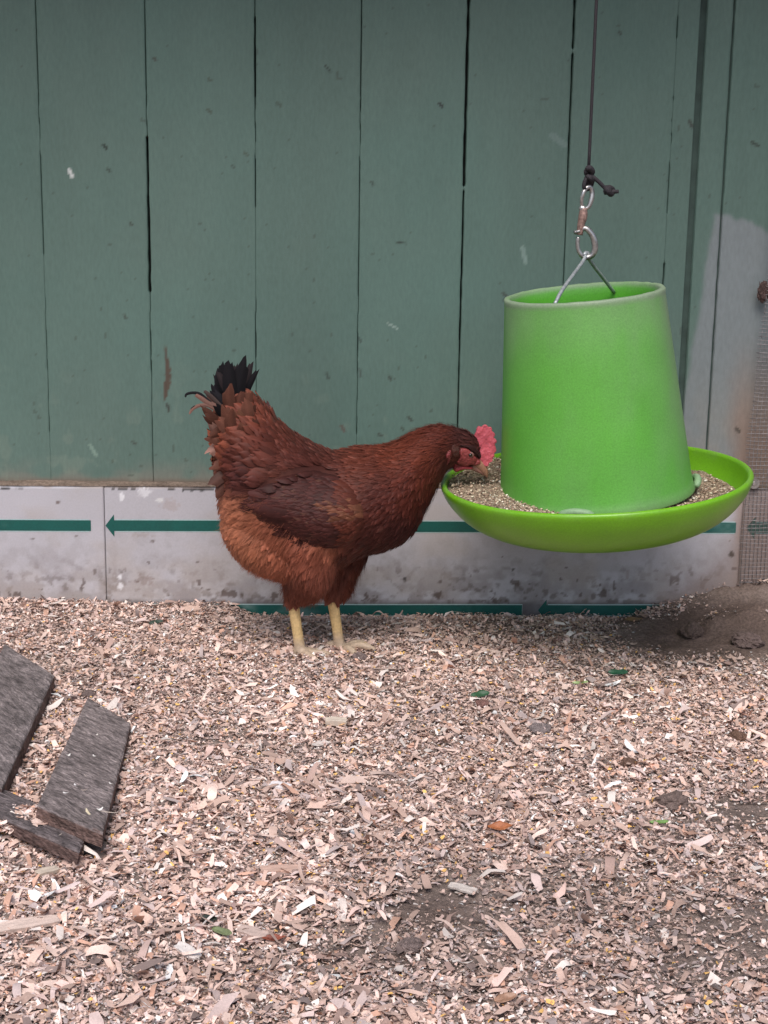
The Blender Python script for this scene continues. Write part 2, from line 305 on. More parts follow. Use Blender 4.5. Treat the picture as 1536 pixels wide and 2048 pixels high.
# ------------------------------------------------------------------ white kick boards with printed arrows
YB = -.012
def board(name, px0, px1, label, seed, x0=None, x1=None):
    xa = x0 if x0 is not None else P(px0, 1050, YB)[0]; xb = x1 if x1 is not None else P(px1, 1050, YB)[0]
    zt = P(768, 975, YB)[2]; z = np.arange(-.03, zt, .0025); z[-1] = zt
    x = np.arange(xa, xb, .0025) if xb-xa < 1.5 else np.concatenate([np.arange(xa, xb, .0025)]); x[-1] = xb
    X, Z = np.meshgrid(x, z); Y = YB+(fbm(X*4, Z*4, seed)-.5)*.003+0*X
    bnd = np.zeros(X.shape, bool); bnd[[0, -1]] = 1; bnd[:, [0, -1]] = 1
    Xr, Zr = X.ravel(), Z.ravel()
    c = np.repeat(np.array([[.46,.45,.485]]), X.size, 0)*(.93+.14*fbm(Xr*12, Zr*12, seed+1))[:, None]
    def mix(c, k, col): k = np.clip(k, 0, 1)[:, None]; return c*(1-k)+np.array(col)*k
    low = sst(.105, .0, Zr); c = mix(c, .62*low*sst(.38, .6, fbm(Xr*45, Zr*60, 22)), (.2,.17,.165)); c = mix(c, .35*sst(.45,.7,fbm(Xr*70, Zr*55, 122))*sst(.19,.02,Zr), (.25,.22,.22)); c = mix(c, .75*low*sst(.6, .7, fbm(Xr*90, Zr*110, 23)), (.13,.105,.095))
    c = mix(c,   .45*sst(.45, .75, fbm(Xr*14, Zr*20, 24)), (.42,.37,.34))
    c = mix(c, .8*(vn(Xr*130, Zr*110, 25) > .972)*(vn(Xr*11, Zr*14, 29) > .45), (.12,.09,.08))
    c = mix(c, .8*sst(.72, .76, fbm(Xr*60, Zr*50, 26))*sst(.09, .03, Zr), (.1,.07,.06))
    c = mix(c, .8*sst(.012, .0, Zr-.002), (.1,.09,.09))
    c = mix(c, .9*sst(.0045, .001, zt-Zr)*sst(.3, .5, fbm(Xr*30, Zr*0, 27)), (.3,.23,.19))
    c = mix(c, .85*(np.abs(zt-Zr-.0055+.002*vn(Xr*200, Zr*0, 128)) < .0014*vn(Xr*150, Zr*0, 129)+.0003)*(vn(Xr*28, Zr*0, 28) > .72), (.03,.03,.03))
    px, py = proj(np.stack([Xr, Yv := Y.ravel(), Zr], 1))
    c = mix(c, .8*sst(1462, 1490, px+14*fbm(Xr*50, Zr*50, 33)), (.33,.25,.22))
    c = mix(c, .65*sst(1330, 1460, px+90*fbm(Xr*14, Zr*14, 34)-(1180-py)*1.1)*(px < 2000), (.24,.18,.16))
    for (sx, sy, rx, ry, cc, k) in [(243,994,6,10,(.75,.75,.78),.9), (288,984,12,12,(.75,.75,.78),.9), (320,1000,8,5,(.7,.7,.7),.8), (240,1153,5,6,(.75,.75,.78),.9), (241,1172,6,7,(.75,.75,.78),.8), (190,1143,5,8,(.16,.13,.12),.8),
            (117,1005,5,3,(.16,.12,.11),.9), (65,1078,4,3,(.14,.12,.11),.8), (152,1072,4,3,(.14,.12,.11),.8), (305,1082,6,3,(.15,.12,.11),.8), (292,1160,16,12,(.2,.14,.12),.6), (340,1010,18,12,(.36,.27,.24),.5), (285,1070,22,6,(.3,.24,.2),.5),
            (809,1158,4,5,(.06,.05,.05),.9), (1026,1139,4,4,(.06,.05,.05),.9), (1121,1158,3,4,(.1,.08,.08),.8), (1187,1192,6,8,(.16,.13,.12),.8), (1463,1109,6,8,(.08,.06,.05),.95), (1469,1137,6,4,(.14,.1,.09),.8), (1042,1178,5,5,(.15,.13,.12),.7), (1255,1150,4,12,(.3,.26,.25),.6),
            (8,977,8,2.5,(.02,.02,.02),.9), (40,977,10,2,(.03,.03,.03),.7), (342,979,8,3,(.03,.03,.03),.9), (366,979,3,5,(.03,.03,.03),.9), (386,980,8,3,(.03,.03,.03),.9), (403,980,6,3,(.03,.03,.03),.9)]:
        d = np.hypot((px-sx)/rx, (py-sy)/ry)+(fbm(px/4, py/4, 44, 3)-.5)*(1.6 if rx > 9 else .8); c = mix(c, k*sst(1.1, .7, d)*(.7 if rx > 9 else 1), cc)
    V = np.stack([Xr, Yv, Zr], 1); nz, nx = X.shape; I = np.arange(nz*nx).reshape(nz, nx)
    Fq = [np.stack([I[:-1, :-1], I[:-1, 1:], I[1:, 1:], I[1:, :-1]], 2).reshape(-1, 4)]
    # thickness: top lip and sides go back to the wall
    loop = np.concatenate([I[0, :], I[1:, -1], I[-1, -2::-1], I[-2:0:-1, 0]]); Vb = V[loop].copy(); Vb[:, 1] = -.0025
    b0 = len(V)+np.arange(len(loop)); Fq.append(np.stack([loop, b0, np.roll(b0, -1), np.roll(loop, -1)], 1))
    me = raw_mesh(name, np.vstack([V, Vb]), np.vstack(Fq), np.vstack([c, c[loop]*.55]))
    o = link(name, me, M['board'], label=label, category='kick board', group='white boards along the foot of the wall'); return o, xa, xb
XJ1, XJ2 = P(211, 1110, YB)[0], P(1480, 1110, YB)[0]
b1, _, _ = board('kick_board', 0, 0, 'dirty white board along the wall foot, left of the thin vertical joint', 5, x0=-1.7, x1=XJ1-.0006)
b2, _, _ = board('kick_board', 0, 0, 'long white board with green arrow behind the hen and the feeder', 6, x0=XJ1+.0006, x1=XJ2-.0006)
b3, _, _ = board('kick_board', 0, 0, 'muddy white board end behind the wire mesh at the right corner', 8, x0=XJ2+.0006, x1=2.3)
def arrow(parent, tip, x_end, zc, hb=.0086, hh=.018, head=.0135, ybase=None):
    """flat printed arrow: tip (may be None) and bar; a real 0.4 mm sheet on the board"""
    xs = []; 
    if tip is not None: xs += [(tip, 0.0), (tip+head, hh), (tip+head+.0002, hb)]; x0 = tip+head+.0004
    else: x0 = x_end[0]
    a = x0; b = x_end[1] if isinstance(x_end, tuple) else x_end
    xs += [(x, hb) for x in np.arange(a, b, .004)]+[(b, hb)]
    V = []; C = []
    rows = 7
    lo_, hi_ = (tip if tip is not None else x_end[0])+.004, (x_end[1] if isinstance(x_end, tuple) else x_end)+.0012
    ex = np.arange(lo_+.012, hi_, .004); ev = [(x, YB+(float(fbm(np.array(x*4), np.array(z*4), {b1: 5, b2: 6, b3: 8}[parent]))-.5)*.003-.0003, z) for x in ex for z in (zc-hb-.0016, zc+hb+.0016)]
    link('print_edge', raw_mesh('print_edge', ev, [(2*i, 2*i+2, 2*i+3, 2*i+1) for i in range(len(ex)-1)], np.array([(.38,.52,.52)]*len(ev))*(.5 if parent is b3 else 1)), M['arrow'], parent)
    for x, h in xs:
        for k in range(rows):
            z = zc-h+2*h*k/(rows-1); yb = YB+(fbm(np.array(x*4), np.array(z*4), {b1: 5, b2: 6, b3: 8}[parent])-.5)*.003-.0006
            V.append((x, float(yb), z)); t = float(fbm(np.array(x*60), np.array(z*60), 77)); n2 = float(fbm(np.array(x*16), np.array(z*30), 78))
            c = np.array([.003, .088, .074])*(.85+.3*t); k2 = float(sst(.6, .76, n2))*.4; c = c*(1-k2)+np.array([.2,.3,.29])*k2
            if parent is b3: c = c*.7+np.array([.2,.15,.13])*.3
            C.append(c)
    Fq = [(i*rows+k, (i+1)*rows+k, (i+1)*rows+k+1, i*rows+k+1) for i in range(len(xs)-1) for k in range(rows-1)]
    link('printed_arrow', raw_mesh('printed_arrow', V, Fq, np.array(C)), M['arrow'], parent)
za = P(768, 1053, YB)[2]; ax = lambda p: P(p, 1053, YB)[0]
arrow(b1, ax(-1080), ax(182), za); arrow(b2, ax(211), ax(1472), za); arrow(b3, ax(1493), 2.2, za)
zb = P(768, 1220, YB)[2]; bx = lambda p: P(p, 1215, YB)[0]
arrow(b2, None, (bx(216), bx(1044)), zb); arrow(b2, bx(1076), bx(1476), zb)
# ledge of dried mud on top of the boards
x = np.arange(-1.6, 2.2, .003); rows = [(-.0135, .0), (-.0125, .0022), (-.006, .0042), (.001, .0060)]
zt = P(768, 975, YB)[2]; V = []; C = []
for k, (y, dz) in enumerate(rows):
    nz_ = fbm(x*25, x*0+k, 301); V.append(np.stack([x, y+(nz_-.5)*.0012, zt+dz*(.5+1.0*fbm(x*12, x*0, 302))+.0002], 1)); C.append(np.array([.19,.145,.115])[None]*(.6+.8*fbm(x*40, x*0+k, 303))[:, None])
I = np.arange(len(rows)*len(x)).reshape(len(rows), len(x))
link('mud_ledge', raw_mesh('mud_ledge', np.vstack(V), np.stack([I[:-1, :-1], I[:-1, 1:], I[1:, 1:], I[1:, :-1]], 2).reshape(-1, 4), np.vstack(C), True), M['soil'], kind='stuff', label='thin line of dried brown mud along the top of the white boards')

# ------------------------------------------------------------------ ground
HENY = -.235
BOARDS = []
def gz(x, y):
    x = np.asarray(x, float); y = np.asarray(y, float)
    z = -.004+(fbm(x*3, y*3, 201)-.5)*.022+(fbm(x*11, y*11, 202)-.5)*.010
    z = z+.008*sst(.0, -.35, x)*sst(-.25, 0, y)                         # slightly banked at the left
    bank = sst(.50, .80, x+.05*(fbm(x*9, y*9, 203)-.5))*sst(-.13, -.0, y); z = z+.018*bank*(fbm(x*75, y*75, 214)-.5)+.058*bank+.03*bank*(fbm(x*28, y*28, 204)-.5)
    z = z-.012*np.exp(-(((x-.6)/.14)**2+((y+.17)/.05)**2))             # scraped hollow
    z = z+.040*np.exp(-(((x-.70)/.06)**2+((y+.13)/.04)**2))+.014*np.exp(-(((x-.63)/.018)**2+((y+.13)/.018)**2))
    z = z-.017*np.exp(-(np.maximum(0,-y-.02)/.045)**2)*sst(-.13,-.07,x)*sst(.58,.50,x)
    return z
def dirtmask(px, py):                    # where bare soil shows: 1 = bare
    d = np.zeros(px.shape)
    for cx, cy, rx, ry, k in [(1430,1272,190,52,1.7), (1290,1245,80,24,.8), (1500,1195,120,34,1.3), (600,1500,140,26,.25), (430,1480,100,24,.25), (870,1825,160,75,.95), (950,1930,120,60,.5), (760,1900,210,90,.55), (1480,1640,190,80,.62), (1430,1880,260,140,.58), (1150,1800,200,80,.45), (1200,1750,170,50,.3), (100,1335,150,25,.35), (330,1740,120,30,.25), (60,1560,50,20,.4), (590,1235,200,26,.3), (1000,1250,260,34,.3), (250,1900,120,60,.25), (700,1330,120,20,.35)]:
        d = np.maximum(d, k*np.exp(-(((px-cx)/rx)**2+((py-cy)/ry)**2)))
    return d
def axisgrid(a, b, fa, fb, fine, coarse_n):
    return np.concatenate([fa-(fa-a)*np.linspace(1, 0, coarse_n, endpoint=False)**2.2, np.arange(fa, fb, fine), fb+(b-fb)*np.linspace(0, 1, coarse_n)**2.2])
gx = axisgrid(-30, 30, -1.1, 1.3, .004, 26); gy = axisgrid(-40, 20, -1.75, .03, .004, 26)
GX, GY = np.meshgrid(gx, gy); near = (np.abs(GX) < 3)*(GY > -4)
GZ = gz(GX, GY)+.012*(fbm(GX*45, GY*45, 215)-.45)*np.exp(-(((GX-.62)/.2)**2+((GY+.14)/.09)**2))+(fbm(GX*60, GY*60, 205)-.5)*.005+(fbm(GX*180, GY*180, 206)-.5)*.0025
xr, yr = GX.ravel(), GY.ravel()
c = np.array([.30,.24,.21])[None]*(.75+.5*fbm(xr*30, yr*30, 207))[:, None]*(.85+.3*fbm(xr*4, yr*4, 208))[:, None]
I = np.arange(GX.size).reshape(GX.shape)
dpx, dpy = proj(np.stack([xr, yr, 0*xr], 1)); dkk = np.where((yr > -1.7) & (np.abs(xr) < 1.3), np.clip(dirtmask(dpx, dpy), 0, 1), .4)[:, None]; c = c*(1-dkk*np.array([.56,.60,.61]))
link('ground', raw_mesh('ground', np.stack([xr, yr, GZ.ravel()], 1), np.stack([I[:-1, :-1], I[:-1, 1:], I[1:, 1:], I[1:, :-1]], 2).reshape(-1, 4), c, True), M['soil'], kind='structure')

PAL = (lambda a: np.minimum((a*.92+.085)*np.array([1.21,1.10,1.095]), .86))(np.array([(.50,.375,.30),(.62,.50,.42),(.76,.66,.60),(.40,.29,.225),(.28,.19,.15),(.16,.115,.095),(.10,.075,.065),(.50,.30,.20),(.55,.46,.42),(.85,.80,.75),(.70,.42,.08),(.36,.31,.29),(.66,.5,.43)]))
PW_BIG = np.array([.20,.17,.08,.16,.08,.03,.01,.06,.1,.008,.0,.06,.065]); PW_BIG /= PW_BIG.sum()
PW_SM = np.array([.17,.14,.10,.16,.13,.07,.035,.035,.08,.03,.010,.1,.05]); PW_SM /= PW_SM.sum()
def chips(N, lmin, lmax, wr, pw, zlo, zhi, tilt, seed, curl=1., keep=None, area=(-1.05, 1.25, -1.6, -.004), expo=2.2):
    r = np.random.default_rng(seed)
    x = r.uniform(area[0], area[1], N); y = r.uniform(area[2], area[3], N); z0 = gz(x, y)
    px, py = proj(np.stack([x, y, z0], 1)); dm = dirtmask(px, py)*(.15+1.7*fbm(x*16, y*16, 61))
    m = (px > -760) & (px < 2300) & (py < 2260) & (r.random(N) > dm*1.3 if keep is None else r.random(N) > dm*keep)
    for q in BOARDS: m &= ~inpoly(x, y, q)
    x, y, z0 = x[m], y[m], z0[m]; N = len(x)
    L = lmin+(lmax-lmin)*r.random(N)**expo; Wd = L*r.uniform(wr[0], wr[1], N); a = r.uniform(0, 2*math.pi, N)
    d = np.stack([np.cos(a), np.sin(a), r.normal(0, tilt, N)], 1); d /= np.linalg.norm(d, axis=1)[:, None]
    s = np.stack([-np.sin(a), np.cos(a), r.normal(0, tilt, N)], 1); s -= d*(s*d).sum(1)[:, None]; s /= np.linalg.norm(s, axis=1)[:, None]
    n = np.cross(d, s); ctr = np.stack([x, y, z0+r.uniform(zlo, zhi, N)+.28*L*np.abs(d[:, 2])], 1)
    cur = r.normal(0, .16, N)*curl*L; T = [-.5, -.12, .22, .5]; V = np.empty((N, 8, 3))
    skew = r.uniform(-.35, .35, N)
    for k, t in enumerate(T):
        wk = Wd*(.5*r.uniform(.35, 1.05, N) if k in (0, 3) else .5*r.uniform(.75, 1.1, N)); base = ctr+d*(L*t)[:, None]+n*(cur*(4*t*t-.4))[:, None]+s*(skew*Wd*t*1.2)[:, None]
        jit = r.normal(0, .10, (N, 2))*L[:, None]
        V[:, 2*k] = base-s*wk[:, None]+d*jit[:, :1]; V[:, 2*k+1] = base+s*wk[:, None]+d*jit[:, 1:]+n*(Wd*r.normal(0, .15, N))[:, None]
    F0 = np.array([[0,1,3,2],[2,3,5,4],[4,5,7,6]]); Fq = (F0[None]+8*np.arange(N)[:, None, None]).reshape(-1, 4)
    ci = r.choice(len(PAL), N, p=pw); c = PAL[ci]*r.uniform(.72, 1.18, N)[:, None]
    ppx, ppy = proj(ctr); depth = .82+.26*sst(1180, 1420, ppy)+0*ppx; c = c*(.74+.48*fbm(x*4, y*4, 88))[:, None]*(1-.36*np.clip(dirtmask(ppx, ppy), 0, 1))[:, None]
    c = np.repeat(c[:, None], 8, 1)*r.uniform(.88, 1.1, (N, 8, 1))
    return V.reshape(-1, 3), Fq, c.reshape(-1, 3)

# ------------------------------------------------------------------ weathered boards at the left
def slab(name, c1, c2, c3, c4, th, label, tone, seed, grain=0, under=None):
    """closed board from four top corners (world), thickness down; grain along c1->c2 when grain=0"""
    c1, c2, c3, c4 = [Vector(q) for q in (c1, c2, c3, c4)]
    ex = ((c2-c1)+(c3-c4)).normalized() if grain == 0 else ((c4-c1)+(c3-c2)).normalized()
    nz = (c2-c1).cross(c4-c1).normalized(); nz = nz if nz.z > 0 else -nz; ex = (ex-nz*ex.dot(nz)).normalized(); ey = nz.cross(ex)
    Mx = Matrix.Translation(c1) @ Matrix([[ex[i], ey[i], nz[i], 0] for i in range(3)]+[[0,0,0,1]]).to_4x4(); Mi = Mx.inverted()
    q = [Mi @ k for k in (c1, c2, c3, c4)]; nu, nv, nw = 70, 60, 8; V = []; 
    bm = bmesh.new(); grid = {}
    def pt(u, v, w):
        p = (q[0]*(1-u)*(1-v)+q[1]*u*(1-v)+q[2]*u*v+q[3]*(1-u)*v).copy()
        e = min(u, 1-u)*nu/2; f = min(v, 1-v)*nv/2; k = min(1, e/1.5)*1; k2 = min(1, f/1.5)
        rnd = (1-min(1, k))**2+(1-min(1, k2))**2
        p.z -= w*th
        h = (float(fbm(np.array(p.x*60+seed), np.array(p.y*260+w*9), seed))-.5)*.0028+(float(fbm(np.array(p.x*30), np.array(p.y*30), seed+3))-.5)*.003
        if w == 0: p.z += h-.0016*min(1, rnd)
        cx = (q[0]+q[1]+q[2]+q[3])/4
        dirx = (p-cx); dirx.z = 0
        if u in (0, 1) or v in (0, 1): p += dirx.normalized()*((float(fbm(np.array((u+v)*14.), np.array(w*3.+seed), seed+5))-.5)*.004-(.0015 if w == 0 else 0))
        return p
    def key(i, j, k):
        kk = (i, j, k)
        if kk not in grid: grid[kk] = bm.verts.new(pt(i/nu, j/nv, k/nw))
        return grid[kk]
    for i in range(nu):
        for j in range(nv):
            bm.faces.new((key(i,j,0), key(i+1,j,0), key(i+1,j+1,0), key(i,j+1,0))); bm.faces.new((key(i,j,nw), key(i,j+1,nw), key(i+1,j+1,nw), key(i+1,j,nw)))
    for k in range(nw):
        for i in range(nu):
            bm.faces.new((key(i,0,k+1), key(i+1,0,k+1), key(i+1,0,k), key(i,0,k))); bm.faces.new((key(i,nv,k), key(i+1,nv,k), key(i+1,nv,k+1), key(i,nv,k+1)))
        for j in range(nv):
            bm.faces.new((key(0,j,k), key(0,j+1,k), key(0,j+1,k+1), key(0,j,k+1))); bm.faces.new((key(nu,j,k+1), key(nu,j+1,k+1), key(nu,j+1,k), key(nu,j,k)))
    bmesh.ops.recalc_face_normals(bm, faces=bm.faces); me = bpy.data.meshes.new(name); bm.to_mesh(me); bm.free()
    v = verts(me); t = fbm(v[:, 0]*40, v[:, 1]*300+v[:, 2]*400, seed+7); t2 = fbm(v[:, 0]*14, v[:, 1]*14, seed+8)
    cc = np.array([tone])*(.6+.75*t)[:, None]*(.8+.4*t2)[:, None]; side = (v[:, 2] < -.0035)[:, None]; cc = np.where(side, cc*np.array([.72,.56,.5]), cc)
    setcol(me, cc); o = link(name, me, M['plank'], label=label, category='wood offcut'); o.matrix_world = Mx
    BOARDS.append([(k.x, k.y) for k in (c1, c2, c3, c4)]); return o
a1, a2, a3 = G(10,1286,.022), G(109,1348,.020), G(4,1574,.018)
slab('wood_offcut', a1, a2, a3, a1+(a3-a2), .020, 'dark grey board piece lying flat at the left edge of the photo', (.17,.143,.14), 3)
t1, t2, t3, t4 = G(176,1392,.006), G(262,1444,.006), G(206,1664,.026), G(74,1608,.030)
slab('wood_offcut', t1, t2, t3, t4, .017, 'rough grey board tilted on top of another, sprinkled with pale chips', (.205,.17,.165), 9)
u1, u2 = G(-60,1606,.020), G(158,1702,.015); dv = (t1-t4); dv.z = 0; dv = dv.normalized()*.085
slab('wood_offcut', u1, u2, u2+dv+Vector((0,0,-.012)), u1+dv+Vector((0,0,-.010)), .014, 'lowest dark board mostly hidden beneath the tilted one', (.15,.125,.125), 15)
CB = BOARDS.pop(); CAREA = (G(-60,1600,.02).x, G(105,1600,.02).x, min(q[1] for q in CB)+.062, min(q[1] for q in CB)+.115)

parts = [chips(235000, .0024, .0145, (.22,.65), PW_BIG, .000, .006, .24, 1),
         chips(13000, .009, .030, (.14,.42), PW_BIG, .002, .008, .28, 2, 1.3),
         chips(480000, .0009, .0046, (.35,.9), PW_SM, .0005, .0075, .4, 3, .6, keep=.95, expo=1.4),
         chips(450, .02, .042, (.1,.28), PW_BIG, .005, .012, .26, 4, .8),
         chips(900, .010, .030, (.14,.42), PW_BIG, .003, .010, .3, 6, 1.2, area=(-.42, .1, -1.32, -.72)),
         chips(300, .010, .026, (.14,.40), PW_BIG, .003, .009, .3, 7, 1.2, area=(-.05, .45, -1.3, -.75)),
         chips(1700, .004, .015, (.25,.6), PW_BIG, .017, .023, .25, 12, .8, area=CAREA),
         chips(1500, .003, .006, (.5,.9), np.eye(13)[10], .003, .009, .4, 8, .4, area=(-.5, .75, -1.3, -.15)),
         chips(160, .007, .016, (.2,.5), np.eye(13)[7], .004, .010, .3, 9, 1, area=(-.5, .75, -1.3, -.15))]
# a few chips resting on the boards
off = 0; VV, FF, CC = [], [], []
for V, Fq, c in parts: VV.append(V); FF.append(Fq+off); CC.append(c); off += len(V)
link('wood_shavings', raw_mesh('wood_shavings', np.vstack(VV), np.vstack(FF), np.vstack(CC)), M['chips'], kind='stuff', label='pale wood shavings and crumbs of bark covering the ground', category='wood shavings')
r = np.random.default_rng(5); V = []; Fq = []; C = []
for (px, py, z, L, Wd, a, cc) in [(137,1510,.03,9,6,.5,(.75,.72,.68)),(190,1512,.03,12,5,2.5,(.75,.72,.68)),(152,1570,.035,10,4,2.3,(.75,.72,.7)),(222,1567,.033,12,4,2.6,(.75,.7,.66)),(132,1586,.038,10,6,2.6,(.75,.72,.7)),(196,1470,.026,7,5,2,(.6,.55,.5)),(172,1552,.033,16,3,2.3,(.4,.33,.3)),
        (176,1625,.043,30,5,1.8,(.7,.6,.42)),(200,1618,.043,12,7,.3,(.8,.77,.72)),(218,1625,.043,34,4,2.9,(.6,.5,.42)),(210,1404,.018,8,4,.1,(.8,.75,.7)),(30,1460,.044,6,4,1,(.35,.3,.28)),(168,1580,.036,12,3,.1,(.4,.32,.27)),(120,1670,.03,8,3,.6,(.3,.25,.22))]:
    p = G(px, py, z+.004); d = Vector((math.cos(a), math.sin(a), .0)); s = Vector((-math.sin(a), math.cos(a), .1)); L *= .00055; Wd *= .00055; o = len(V)
    for k, t in enumerate((-1, -.35, .35, 1)):
        w2 = Wd*(1 if k in (1, 2) else .45)*.5; q = p+d*(L*.5*t)+s*(math.sin(t*2+px)*Wd*.4)+Vector((0,0,.001*t*t)); V += [q-s*w2, q+s*w2]
    Fq += [(o+2*k, o+2*k+1, o+2*k+3, o+2*k+2) for k in range(3)]; C += [cc]*8
link('board_crumbs', raw_mesh('board_crumbs', V, Fq, np.array(C)), M['chips'], kind='stuff', label='pale flakes of shavings lying on the tilted grey board')

# clods, leaves and odd pieces on the ground
def clod(px, py, size, label, tone=(.15,.11,.095), flat=.62, cat='clod'):
    g = G(px, py, 0); bm = bmesh.new(); bmesh.ops.create_icosphere(bm, subdivisions=5, radius=1); sd_ = px
    for v in bm.verts:
        n = v.co.copy(); a = float(fbm(np.array(n.x*1.6+5+sd_), np.array(n.y*1.6+n.z*1.7+9), 7, 3)); b = float(fbm(np.array(n.x*6+n.z*4), np.array(n.y*6+sd_), 8, 3))
        v.co = n*(.62+.6*a+.25*b)*size; v.co.z *= flat
    me = bpy.data.meshes.new('dirt_clod'); bm.to_mesh(me); bm.free(); v = verts(me); setcol(me, np.array([tone])*(.7+.6*fbm(v[:, 0]*300, v[:, 1]*300+v[:, 2]*200, 4))[:, None])
    o = link('dirt_clod', me, M['soil'], label=label, category=cat); o.location = (g.x, g.y, float(gz(g.x, g.y))+size*flat*.35+.003); o.rotation_euler.z = px; return o
clod(1080,1456,.013, 'grey flat-topped clod of earth directly below the feeder', (.2,.165,.16))
clod(1345,1606,.017, 'large brown lump of soil among the shavings at the lower right', (.17,.125,.11))
clod(1478,1462,.011, 'small rust brown crumbly clod near the right edge', (.15,.09,.065))
clod(1385,1262,.017, 'dark clod on the bare soil below the right end of the feeder', (.11,.08,.07), .8)
clod(1495,1282,.022, 'big dark earth lump half buried at the right edge', (.15,.11,.10), .5)
clod(720,1318,.010, 'dark clod lying just in front of the hen\'s toes', (.2,.15,.14))
clod(178,1390,.009, 'small dark clod beyond the tip of the tilted board', (.16,.12,.11))
clod(822,1890,.010, 'brown clod on the bare soil patch at the bottom', (.17,.13,.12))
clod(965,1408,.0085, 'reddish brown pebble of dirt beside the torn green leaf', (.2,.11,.095))
clod(1256,1521,.009, 'dark brown nugget right of centre among pale chips', (.14,.085,.065))
clod(245,1452,.008, 'tiny dark clod beside the tilted board', (.15,.11,.1))
def leaf(px, py, L, Wd, rot, col, label, tilt=.25, name='leaf', curl=.3, cat='leaf', lift=.008):
    g = G(px, py, 0); nu, nv = 16, 8; V = []; C = []
    for i in range(nu+1):
        t = i/nu; w = math.sin(math.pi*min(1, t*.96+.02))**.75*(1+.25*(float(vn(np.array(t*8.), np.array(float(px)), 6))-.5))
        for j in range(nv+1):
            s = j/nv*2-1; V.append(((t-.5)*L, s*w*Wd/2, curl*L*(t-.5)**2+abs(s)*Wd*.18*w+math.sin(t*9+s*2+px)*L*.025)); C.append(np.array(col)*(1.15 if abs(s) < .13 else .9+.2*random.random()))
    Fq = [(i*(nv+1)+j, (i+1)*(nv+1)+j, (i+1)*(nv+1)+j+1, i*(nv+1)+j+1) for i in range(nu) for j in range(nv)]
    o = link(name, raw_mesh(name, V, Fq, np.array(C), True), M['leaf'], label=label, category=cat); so = o.modifiers.new('t', 'SOLIDIFY'); so.thickness = .0004
    o.location = (g.x, g.y, float(gz(g.x, g.y))+lift); o.rotation_euler = (tilt, -.1, rot); return o
leaf(960,1395,.026,.014,.2,(.03,.085,.04), 'torn dark green leaf in the middle of the shavings')
leaf(1236,1348,.028,.014,-.35,(.018,.075,.04), 'deep green leaf below the right half of the feeder')
leaf(1160,1367,.022,.006,-.1,(.25,.33,.14), 'pale green blade lying left of the deep green leaf', name='grass_blade', cat='grass blade')
leaf(1318,1654,.020,.006,-.15,(.13,.24,.06), 'bright green blade below the large soil lump', name='grass_blade', cat='grass blade')
leaf(445,1862,.026,.009,-.75,(.17,.2,.1), 'faded green leaf strip at the bottom left of the litter', cat='leaf')
leaf(418,1838,.018,.008,-.5,(.02,.028,.02), 'nearly black leaf scrap above the faded green strip')
leaf(312,1256,.022,.012,.3,(.025,.045,.03), 'small dark leaf near the wall, left of the hen')
leaf(1000,1664,.026,.013,-.15,(.34,.12,.05), 'curled orange brown leaf on the shavings')
leaf(548,1874,.022,.008,-.1,(.22,.06,.035), 'dark red leaf scrap by a pale chip at the bottom')
leaf(1010,2010,.02,.010,.3,(.3,.17,.11), 'brown bark flake at the very bottom')
leaf(1265,1242,.030,.012,-.2,(.16,.10,.05), 'brown curled leaf by the scraped soil under the feeder', lift=.004)
def chunk(px, py, L, Wd, Hh, rot, col, label, tilt=0.):
    g = G(px, py, 0); bm = bmesh.new(); bmesh.ops.create_cube(bm, size=1); bmesh.ops.subdivide_edges(bm, edges=bm.edges, cuts=6, use_grid_fill=True)
    for v in bm.verts:
        e = abs(v.co.x)*2; v.co = Vector((v.co.x*L*(1+.12*(float(vn(np.array(v.co.y*9.+px), np.array(v.co.z*5.), 3))-.5)), v.co.y*Wd*(1-.25*e**3), v.co.z*Hh*(1-.2*e**2)))
        v.co += Vector((0, float(vn(np.array(v.co.x*300.), np.array(1.), 4))-.5, float(vn(np.array(v.co.x*300.), np.array(v.co.y*600.), 5))-.5))*.0012
    me = bpy.data.meshes.new('wood_chip'); bm.to_mesh(me); bm.free(); v = verts(me); setcol(me, np.array([col])*.82*(.8+.35*fbm(v[:, 0]*80, v[:, 1]*900, 6))[:, None])
    o = link('wood_chip', me, M['chips'], label=label, category='wood chip'); o.location = (g.x, g.y, float(gz(g.x, g.y))+Hh*.5+.006); o.rotation_euler = (.15, tilt, rot); return o
chunk(672,1450,.026,.012,.007,-.05,(.68,.58,.48), 'thick cream wood chip in the middle with a dark gap under it')
chunk(562,1735,.040,.011,.003,.05,(.62,.42,.34), 'flat pinkish wood chip lying level left of bottom centre')
chunk(925,1775,.028,.010,.0022,-.55,(.62,.55,.5), 'broad pale wood chip right of bottom centre')
chunk(50,1855,.060,.014,.004,.35,(.74,.58,.5), 'longest pale splinter at the bottom left edge')
chunk(560,1570,.024,.012,.003,-.4,(.85,.8,.8), 'bright white wood flake left of centre')
chunk(375,1900,.030,.011,.003,-.85,(.85,.77,.72), 'whitish splinter pointing down at the bottom left')
chunk(1130,1262,.026,.006,.002,-.95,(.6,.55,.5), 'grey white splinter standing in the litter below the feeder pan', -.4)
chunk(505,1860,.030,.012,.003,-.55,(.6,.46,.4), 'pinkish chip beside the dark red scrap at the bottom')
chunk(95,1740,.022,.010,.004,.6,(.62,.52,.42), 'tan chip below the stacked grey boards')

